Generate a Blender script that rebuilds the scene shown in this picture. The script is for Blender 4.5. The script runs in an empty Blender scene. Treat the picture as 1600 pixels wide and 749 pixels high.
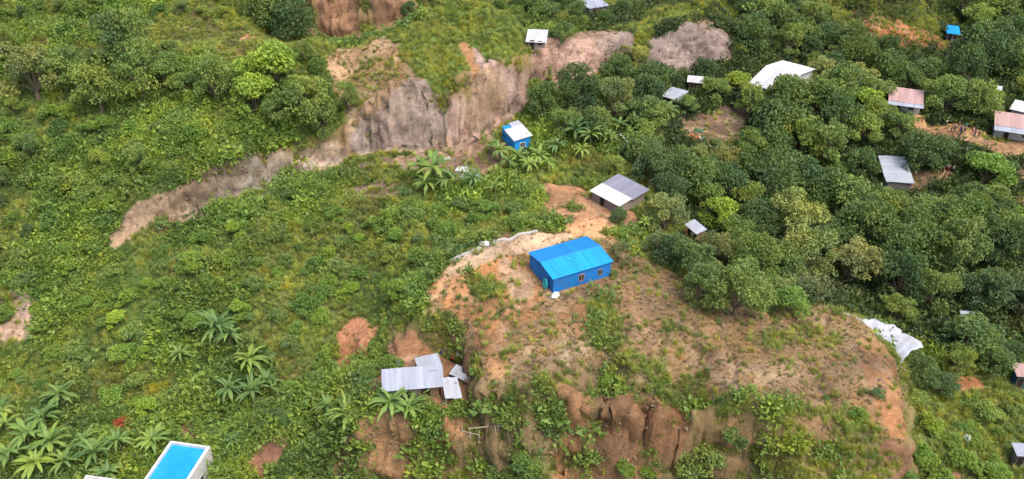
import bpy, bmesh, math, random
import numpy as np
from mathutils import Vector, Matrix, Euler
from mathutils.geometry import delaunay_2d_cdt
random.seed(7); rng = np.random.default_rng(7)
R = math.radians
S = bpy.context.scene
C = S.collection

# ------------------------------------------------------------------ camera, light, exposure
CAMZ, PITCH, FPX = 75.0, R(33), 1385.6          # focal length in pixels of a 1600 wide picture
cd = bpy.data.cameras.new('camera'); cam = bpy.data.objects.new('camera', cd); C.objects.link(cam)
cam.location = (0, 0, CAMZ); cam.rotation_euler = (math.pi/2 - PITCH, 0, 0)
cd.angle = R(60); cd.clip_end = 6000; cd.clip_start = 1
S.camera = cam
SUN_EL, SUN_AZ = R(60), R(136)                  # azimuth clockwise from +Y (straight ahead)
w = bpy.data.worlds.new('World'); S.world = w; w.use_nodes = True
sky = w.node_tree.nodes.new('ShaderNodeTexSky'); sky.sky_type = 'NISHITA'; sky.sun_disc = False
sky.sun_elevation = SUN_EL; sky.sun_rotation = SUN_AZ
sky.air_density = 1.0; sky.dust_density = 4.0; sky.ozone_density = 1.0
bg = w.node_tree.nodes['Background']; bg.inputs[1].default_value = 0.15
w.node_tree.links.new(sky.outputs[0], bg.inputs[0])
sd = bpy.data.lights.new('sun', 'SUN'); sun = bpy.data.objects.new('sun', sd); C.objects.link(sun)
sd.energy = 1.7; sd.angle = R(30); sd.color = (1.0, 0.95, 0.87)
sun.rotation_euler = Vector((math.sin(SUN_AZ)*math.cos(SUN_EL), math.cos(SUN_AZ)*math.cos(SUN_EL), math.sin(SUN_EL))).to_track_quat('Z', 'Y').to_euler()
sun.location = (0, 0, 300)
S.view_settings.view_transform = 'Standard'; S.view_settings.look = 'None'
S.view_settings.exposure = 0.98; S.view_settings.gamma = 1
S.cycles.use_denoising = True
S.cycles.max_bounces = 5; S.cycles.diffuse_bounces = 3; S.cycles.transmission_bounces = 3; S.cycles.transparent_max_bounces = 4

# ------------------------------------------------------------------ helpers: reading a distance off the photograph
cp, sp = math.cos(PITCH), math.sin(PITCH)
def ray(u, v):
    a, b = (u-800)/FPX, (374.5-v)/FPX
    return Vector((a, cp + b*sp, -sp + b*cp))
def pz(u, v, z):
    d = ray(u, v); t = (CAMZ-z)/(-d.z); return (d.x*t, d.y*t, z)
def py(u, v, y):
    d = ray(u, v); t = y/d.y; return (d.x*t, y, CAMZ + d.z*t)
def pw(u, y, z):
    t = y*cp + (CAMZ-z)*sp; return ((u-800)/FPX*t, y, z)

# ------------------------------------------------------------------ terrain: surveyed spot heights, joined as a triangle net
spots = []
def A(fn, pts, step=None):
    P = [fn(*p) for p in pts]
    if step:
        for a, b in zip(P[:-1], P[1:]):
            L = math.dist(a, b); n = max(1, int(L/step))
            for i in range(n): spots.append(tuple(a[k]+(b[k]-a[k])*i/n for k in range(3)))
        spots.append(P[-1])
    else: spots.extend(P)
# valley floor, west
A(pz, [(0,749,-25),(150,749,-25),(300,749,-24),(420,749,-22),(0,640,-23),(150,640,-23.5),(300,640,-22),(420,640,-19.5),
       (300,550,-18),(100,560,-20),(0,500,-17.5),(150,470,-14.5),(300,450,-12.5),(0,400,-12.5),(150,400,-10.5),
       (-200,749,-25),(-200,640,-22),(-200,500,-15),(-200,400,-10)])
# cut cliff: toe and crest
A(pz, [(170,385,-9.5),(230,362,-8.3),(290,345,-7.5),(360,310,-6.5),(420,280,-6),(540,245,-4.5),(620,240,-3.5),(700,225,-2.5),(760,205,-1),(800,180,0),
       (840,140,1.5),(930,115,2),(1010,112,2),(1080,105,1.5),(1140,98,1)], 2)
A(pz, [(170,365,-8.5),(210,325,-4.5),(250,300,-1.8),(300,278,-.1),(350,255,.3),(400,240,-.2),(450,230,-.7),(520,215,-.6),(560,190,2.1),(610,150,7),(660,128,9.8),(700,150,6.9),
       (760,110,10.8),(800,100,10.1),(840,78,9.3),(930,55,8.8),(1010,60,7.7),(1080,32,10.3),(1140,65,4.7),(1185,100,.5)], 2)
# hill above it
A(py, [(540,130,162),(600,78,166),(520,100,168),(400,180,152),(300,220,143),(250,250,139),(200,300,136),(200,200,150),(200,110,162),(200,80,166),(200,62,173),
       (200,30,178),(200,0,183),(200,-60,200),(0,330,136),(0,250,145),(0,150,158),(0,90,165),(0,65,173),(0,30,178),(0,0,183),(100,350,132),(100,250,143),(100,150,157),
       (300,150,157),(300,90,166),(300,65,174),(300,0,185),(400,110,163),(420,75,170),(400,60,176),(400,0,190),(480,180,155),(480,120,163),(490,75,171),(430,30,188),
       (-200,330,136),(-200,250,145),(-200,150,158),(-200,65,173),(-200,0,183),(-200,-60,200),(0,-60,200),(400,-60,205)])
# ridge and the grassy dome
A(py, [(500,70,172),(560,67,172),(620,52,173),(660,28,174),(720,10,176),(790,25,175),(830,60,176)], 3)
A(py, [(700,60,168),(650,80,162),(760,60,168),(720,100,161),(680,105,159)])
A(py, [(500,60,190),(560,62,190),(630,47,190)], 3)
A(py, [(500,-15,193),(630,-15,193)], 3)
A(pw, [(440,192,9),(560,215,20),(500,181,6),(560,181,5.5),(630,182,5),(700,195,4),(800,195,3),(560,270,16),(0,270,22),(-300,270,22),(700,240,6)])
A(py, [(850,25,212),(900,10,218),(880,45,192),(930,15,205),(1000,40,192),(1050,20,200),(1100,0,205),(1130,30,200),(1180,0,215),(1170,60,200),
       (1250,50,205),(1250,0,222),(1400,-10,215),(1400,40,207),(1400,80,203),(1450,100,199),(1500,60,212),(1550,20,230),(1600,0,240),(1500,0,232),(1800,0,240),(1800,60,212)])
A(pw, [(800,270,4),(1100,270,6),(1400,270,4),(1700,270,2),(1900,270,4)])
# east valley
A(py, [(1200,150,178),(1212,105,187),(1300,150,182),(1400,170,173),(1500,150,182),(1500,215,162),(1590,230,160),(1590,200,167),(1430,200,168),(1450,290,148),
       (1590,280,150),(1590,330,140),(1300,300,149),(1200,260,157),(1200,350,137),(1300,400,128),(1450,400,127),(1590,420,124),(1100,170,168),(1130,210,160),
       (1050,230,154),(1000,200,158),(900,200,157),(880,270,142),(950,250,146),(1060,300,139),(1150,300,142),(1050,370,122),(1130,380,124),(1180,440,114),(1250,470,110),
       (1800,200,167),(1800,330,140),(1800,420,124)])
A(pw, [(1130,112,-5),(1200,112,-8.5),(1300,112,-10),(1360,108,-11),(1400,102,-11)])
# plateau rim
A(pz, [(850,350,-1.2),(960,385,-.7),(1030,400,-1.2),(1080,440,-1.2),(1130,475,-1.9),(1200,490,-2.3),(1300,485,-2.7),(1340,500,-2.9),(1375,550,-3.2),(1400,600,-3.5),(1408,640,-4.1),(1400,690,-5.7)], 2)
A(pz, [(1425,640,-10.5),(1450,600,-11.5),(1415,690,-10),(1430,749,-13),(1450,520,-11.5),(1550,520,-11.5),(1590,620,-12.5),(1590,749,-14),(1500,700,-12.5),(1800,620,-12.5),(1800,749,-14),(1800,520,-11.5)])
A(pz, [(700,400,-1),(690,430,-1),(655,465,-2),(640,500,-3)], 2)
A(pz, [(880,460,0),(800,400,-.3),(1000,450,-.3),(950,520,-1),(1100,520,-1.5),(1250,540,-2.2),(1000,590,-2.3),(1150,600,-2.8),(1300,600,-3.2),(850,560,-1.8),(780,520,-1.5),(740,480,-1.5)])
A(pz, [(760,600,-3.5),(850,610,-3),(930,620,-3),(1000,622,-3),(1130,635,-3.3),(1200,640,-3.5),(1300,650,-4)], 2)
# hollow and ledge of the lower shack
A(pz, [(650,520,-5.6),(690,505,-3.6),(715,500,-2.5),(745,560,-3.2),(760,600,-3.5)], 2)
A(pz, [(620,552,-7.6),(650,545,-7.6),(710,550,-7.7),(728,580,-7.9),(738,612,-8)], 2)
A(pz, [(650,600,-8),(620,560,-8),(580,600,-8.6),(600,640,-9),(700,640,-8.8),(740,640,-8.5)])
A(pz, [(565,650,-10),(620,655,-9.6),(680,662,-9.6),(740,655,-9.2)], 2)
A(pz, [(600,700,-14.5),(600,749,-19),(680,749,-18),(670,705,-13.5),(760,690,-12),(760,749,-17),(850,700,-9.5),(880,749,-15),(935,655,-8.2),(1000,665,-8.6),(1060,668,-8),(1000,700,-11.3),(1000,749,-15),(1060,690,-10),(1130,690,-8),(1130,749,-13),
       (1250,700,-7),(1250,749,-9.5),(1380,749,-9),(1350,690,-6)])
A(pz, [(525,525,-10.8),(545,510,-10),(575,515,-9)], 2)
A(pz, [(525,575,-14.3),(545,565,-14),(580,565,-12.8)], 2)
A(pz, [(600,500,-8.5),(620,470,-6),(560,440,-8),(640,400,-5),(560,380,-7),(700,350,-3.5),(620,330,-4.5),(800,350,-1.5),(800,300,-2),(700,300,-3),(600,290,-4.5),
       (500,300,-6),(450,330,-7.5),(450,400,-9.5),(400,460,-12),(450,530,-13.5),(400,600,-18),(480,640,-16.5),(520,600,-13.5),(540,660,-13.5),(480,749,-21),(560,749,-20),
       (960,320,-1.5),(920,350,-1),(1000,330,-2),(960,290,-2),(860,300,-1.8),(740,240,-2),(680,260,-3)])
A(pz, [(-300,950,-28),(100,950,-28),(450,950,-26),(700,950,-24),(900,950,-22),(1200,950,-17),(1500,950,-17),(1900,950,-17)])
for x in (-400, -200, 0, 200, 400):
    spots += [(x, 20, -26), (x*1.6, 330, 10)]
for y in (60, 110, 160, 210, 270):
    spots += [(-400, y, 5), (400, y, -5)]

X0, X1, Y0, Y1, GS = -175.0, 205.0, 45.0, 285.0, 0.32
NX, NY = int((X1-X0)/GS)+1, int((Y1-Y0)/GS)+1
def raster_tin():
    r = delaunay_2d_cdt([Vector((s[0], s[1])) for s in spots], [], [], 0, 0.02)
    vz = [spots[o[0]][2] for o in r[3]]
    H = np.zeros((NY, NX)); V = r[0]
    for f in r[2]:
        p = [(V[i].x, V[i].y, vz[i]) for i in f]
        xs, ys = [q[0] for q in p], [q[1] for q in p]
        i0, i1 = max(0, math.ceil((min(xs)-X0)/GS)), min(NX-1, math.floor((max(xs)-X0)/GS))
        j0, j1 = max(0, math.ceil((min(ys)-Y0)/GS)), min(NY-1, math.floor((max(ys)-Y0)/GS))
        if i1 < i0 or j1 < j0: continue
        gx, gy = np.meshgrid(X0+GS*np.arange(i0, i1+1), Y0+GS*np.arange(j0, j1+1))
        (ax, ay, az), (bx, by, bz), (cx, cy, cz) = p
        D = (by-cy)*(ax-cx)+(cx-bx)*(ay-cy)
        if abs(D) < 1e-9: continue
        l1 = ((by-cy)*(gx-cx)+(cx-bx)*(gy-cy))/D; l2 = ((cy-ay)*(gx-cx)+(ax-cx)*(gy-cy))/D; l3 = 1-l1-l2
        m = (l1 > -1e-6) & (l2 > -1e-6) & (l3 > -1e-6)
        sub = H[j0:j1+1, i0:i1+1]; sub[m] = (l1*az+l2*bz+l3*cz)[m]
    return H
def blur(a, sig):
    k = max(1, int(3*sig)); g = np.exp(-.5*(np.arange(-k, k+1)/sig)**2); g /= g.sum()
    for ax in (0, 1):
        p = np.pad(a, [(k, k) if i == ax else (0, 0) for i in (0, 1)], mode='edge')
        a = sum(g[i]*np.take(p, range(i, i+a.shape[ax]), axis=ax) for i in range(2*k+1))
    return a
def vnoise(shape_xy, scale, seed, sx=1.0, sy=1.0):
    """smooth value noise at world positions (x, y arrays), about -1..1"""
    x, y = shape_xy; r = np.random.default_rng(seed); T = r.random((256, 256))*2-1
    fx, fy = x/scale*sx+1000.3, y/scale*sy+1000.7
    ix, iy = np.floor(fx).astype(int), np.floor(fy).astype(int)
    tx, ty = fx-ix, fy-iy; tx = tx*tx*(3-2*tx); ty = ty*ty*(3-2*ty)
    g = lambda a, b: T[b % 256, a % 256]
    return (g(ix, iy)*(1-tx)+g(ix+1, iy)*tx)*(1-ty)+(g(ix, iy+1)*(1-tx)+g(ix+1, iy+1)*tx)*ty
def noise3(x, y, z, seed):
    T = np.random.default_rng(900+seed).random((64, 64, 64))*2-1; x, y, z = x+500.3, y+500.7, z+500.1
    i, j, k = (np.floor(a).astype(int) for a in (x, y, z)); u, v, w_ = x-i, y-j, z-k; u, v, w_ = (a*a*(3-2*a) for a in (u, v, w_)); r = 0
    for a in (0, 1):
        for b_ in (0, 1):
            for c in (0, 1): r = r+T[(i+a) % 64, (j+b_) % 64, (k+c) % 64]*(u if a else 1-u)*(v if b_ else 1-v)*(w_ if c else 1-w_)
    return r
def fbm(xy, scale, seed, n=4, sx=1, sy=1):
    return sum(vnoise(xy, scale/2**i, seed+i, sx, sy)*.55**i for i in range(n))
H = raster_tin()
H = blur(H, .45/GS)
GX, GY = np.meshgrid(X0+GS*np.arange(NX), Y0+GS*np.arange(NY))
# broad lumps, finer erosion: stronger where the ground is steep (rills run down the cut faces)
gy_, gx_ = np.gradient(H, GS); SL = np.hypot(gx_, gy_)
Hs = H.copy()
west = np.clip((-8-GX+.25*(GY-110))/12, 0, 1)   # the western slopes are gullied, the plateau is not
spur = 1-2*np.abs(vnoise((GX+.5*GY, GY*.5-GX*.25), 11, 13))
H = H + west*(.8*fbm((GX, GY), 13, 12, 3)+1.0*spur) + .45*fbm((GX, GY), 9, 11) + .16*fbm((GX, GY), 2.2, 21, 3)
steep = np.clip((blur(SL, 1/GS)-.7)/1.2, 0, 1)
cx = GX+1.5*vnoise((GX, GY), 4, 31); rill = np.abs(vnoise((cx, GY), 2.4, 41, 1, .25))+.6*np.abs(vnoise((cx, GY), 1.1, 43, 1, .3))
H = H - steep*(.75*rill-.25) + steep*.7*fbm((GX, GY), 3, 51, 3) - steep*1.3*np.clip(1.4*np.abs(vnoise((GX, GY), 4.5, 55, 1, .3))-.2, 0, 1)*(GY < 100)
# flowing erosion channels over the bare plateau
ch = np.abs(fbm((GX*.8+GY*.45, GY*.7-GX*.3), 7, 61, 4)); H = H - .85*np.exp(-(ch/.10)**2)*np.clip(1-SL, 0, 1) + .22*fbm((GX, GY), 3.5, 65, 4)

p_ = pz(688, 192, 1.5)
H = H - 4.5*np.exp(-((GX-p_[0])/1.7)**2-((GY-p_[1]-.3)/1.6)**2)        # the shaded hollow at the foot of the rock face
PADS = []                                     # flat building pads, cut before anything reads the ground
def hgt(x, y):
    fx, fy = (x-X0)/GS, (y-Y0)/GS
    i, j = int(min(max(fx, 0), NX-2)), int(min(max(fy, 0), NY-2)); tx, ty = min(max(fx-i, 0), 1), min(max(fy-j, 0), 1)
    return float((H[j, i]*(1-tx)+H[j, i+1]*tx)*(1-ty)+(H[j+1, i]*(1-tx)+H[j+1, i+1]*tx)*ty)
def G(u, v):
    """where the line of sight through a point of the photograph meets the ground"""
    d = ray(u, v); t = 60.0; pr = 60.0
    while t < 420:
        if CAMZ+d.z*t < hgt(d.x*t, d.y*t):
            a, b = pr, t
            for _ in range(12):
                m = (a+b)/2
                if CAMZ+d.z*m < hgt(d.x*m, d.y*m): b = m
                else: a = m
            return Vector((d.x*b, d.y*b, hgt(d.x*b, d.y*b)))
        pr = t; t += .8
    return Vector((d.x*t, d.y*t, hgt(d.x*t, d.y*t)))
def depth(p): return p.y*cp+(CAMZ-p.z)*sp
def pad(x, y, r, z=None, rot=0, r2=None):
    global H
    r2 = r2 or r
    z = hgt(x, y) if z is None else z
    c, s = math.cos(rot), math.sin(rot)
    lx, ly = (GX-x)*c+(GY-y)*s, -(GX-x)*s+(GY-y)*c
    d = np.maximum(np.abs(lx)-r, np.abs(ly)-r2); k = np.clip(1-d/1.5, 0, 1); k = k*k*(3-2*k)
    H = H*(1-k)+z*k
    return z
def rect3(a, b, d, h):
    """plan of a roof from three of its corners (far-left a, near-left b, near-right d), h above the ground at its middle"""
    z = -2.0
    for _ in range(8):
        PA, PB, PD = (Vector(pz(*q, z)) for q in (a, b, d))
        x = (PD-PB); L = x.length; x.normalize(); y = Vector((-x.y, x.x, 0)); Wd = abs((PA-PB).dot(y))
        c = PB+x*L/2+y*Wd/2; z = hgt(c.x, c.y)+h
    return dict(c=(c.x, c.y, hgt(c.x, c.y)), yaw=math.atan2(x.y, x.x), L=L, W=Wd)
BL = {}
for key, a, b, d, h, cut in [
    ('blue', (819,397), (864,437), (958,409), 2.6, 1), ('shack', (580,584), (597,610), (693,602), 2.8, 1),
    ('shack_rear', (646,562), (655,578), (690,570), 2.4, 0), ('shack_side', (694,590), (695,617), (722,614), 2.1, 0),
    ('hut', (963,276), (921,297), (968,322), 2.0, 1), ('bluewhite', (801,182), (782,196), (803,220), 2.7, 1),
    ('bigwhite', (1205,82), (1172,122), (1224,136), 4.0, 1), ('pinkroof', (1396,146), (1388,161), (1441,168), 2.6, 1),
    ('eastroof', (1562,180), (1555,195), (1628,206), 2.8, 1), ('eastwhite', (1592,162), (1578,171), (1640,186), 3.2, 1),
    ('greylong', (1408,233), (1373,243), (1386,284), 2.4, 1), ('court', (271,690), (212,769), (277,779), 4.6, 1),
    ('deck', (132,742), (92,800), (172,812), 3.6, 1), ('north', (916,4), (921,16), (951,11), 2.4, 1),
    ('ridge', (816,49), (822,66), (853,67), 1.6, 1), ('lilac', (1040,137), (1034,150), (1060,157), 2.2, 1),
    ('pale', (1076,123), (1074,131), (1098,133), 2.4, 1), ('tiny', (1083,346), (1071,351), (1089,366), 2.2, 1),
    ('bluefar', (1482,42), (1480,52), (1500,54), 2.2, 1), ('farwhite', (1580,19), (1580,27), (1596,28), 2.4, 1),
    ('midwhite', (1553,138), (1551,146), (1564,148), 3.2, 1), ('woodroof', (1318,180), (1316,186), (1331,188), 4.0, 1),
    ('woodroof2', (1276,183), (1274,189), (1287,190), 4.0, 1), ('eastlow', (1506,489), (1504,498), (1524,500), 2.4, 1),
    ('eastred', (1592,572), (1590,588), (1622,590), 2.6, 1), ('eastgrey', (1592,696), (1590,712), (1622,714), 2.4, 1)]:
    BL[key] = rect3(a, b, d, h); q = BL[key]
    if cut: q['c'] = (q['c'][0], q['c'][1], pad(q['c'][0], q['c'][1], q['L']/2+.4, q['c'][2], q['yaw'], q['W']/2+.4))

# ------------------------------------------------------------------ what grows or lies where (world-space masks)
def inside(poly, x, y):
    m = np.zeros(x.shape, bool); n = len(poly)
    for i in range(n):
        (x1, y1), (x2, y2) = poly[i], poly[(i+1) % n]
        if abs(y2-y1) < 1e-9: continue
        c = ((y1 > y) != (y2 > y)) & (x < (x2-x1)*(y-y1)/(y2-y1)+x1)
        m ^= c
    return m
EDGE = .75*fbm((GX, GY), 5.5, 71, 5)
def region(uv, soft=1.2, ragged=.45):
    P = [(p.x, p.y) for p in (G(u, v) for u, v in uv)]
    m = blur(inside(P, GX, GY).astype(float), soft/GS)
    return np.clip((m+ragged*EDGE*np.clip(4*m*(1-m)+.35*(m > .5), 0, 1)*1.3-.5)*7+.5, 0, 1)
def lin(h):
    h = h.lstrip('#'); c = [int(h[i:i+2], 16)/255 for i in (0, 2, 4)]
    return np.array([x/12.92 if x <= .04045 else ((x+.055)/1.055)**2.4 for x in c])
GREEN, DARKG, DRYG = np.array([.085, .125, .032]), np.array([.035, .05, .02]), np.array([.13, .115, .045])
ORANGE, TAN, BROWN, RED = np.array([.49, .25, .115]), np.array([.47, .315, .185]), np.array([.33, .20, .11]), np.array([.40, .165, .08])
ROCK, ROCK2, SAND, MUD = np.array([.42, .325, .265]), np.array([.29, .225, .19]), np.array([.50, .365, .245]), np.array([.16, .12, .09])
PATCH = fbm((GX, GY), 15, 161, 4); SHR = np.clip(.5+2.6*PATCH, 0, 1)       # shrub masses against open grass
SHR = np.maximum(SHR, np.clip((GX-25)/15, 0, 1)*(GY > 100))
COL = np.zeros((NY, NX, 3)); COL[:] = np.array([.14, .165, .055]); COL = COL*(1-SHR[..., None])+GREEN*SHR[..., None]
VEG = .16+.84*SHR; GRS = 1-.65*SHR; DRY = np.clip(.3*fbm((GX, GY), 10, 171, 3)+.08, 0, .3); BARE = np.zeros((NY, NX))
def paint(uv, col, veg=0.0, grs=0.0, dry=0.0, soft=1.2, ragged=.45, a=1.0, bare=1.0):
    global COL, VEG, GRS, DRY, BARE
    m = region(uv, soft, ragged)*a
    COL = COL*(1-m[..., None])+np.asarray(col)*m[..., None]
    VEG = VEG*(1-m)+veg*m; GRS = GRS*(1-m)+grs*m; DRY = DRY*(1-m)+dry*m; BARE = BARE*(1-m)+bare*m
GL = np.array([.15, .18, .055])
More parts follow.
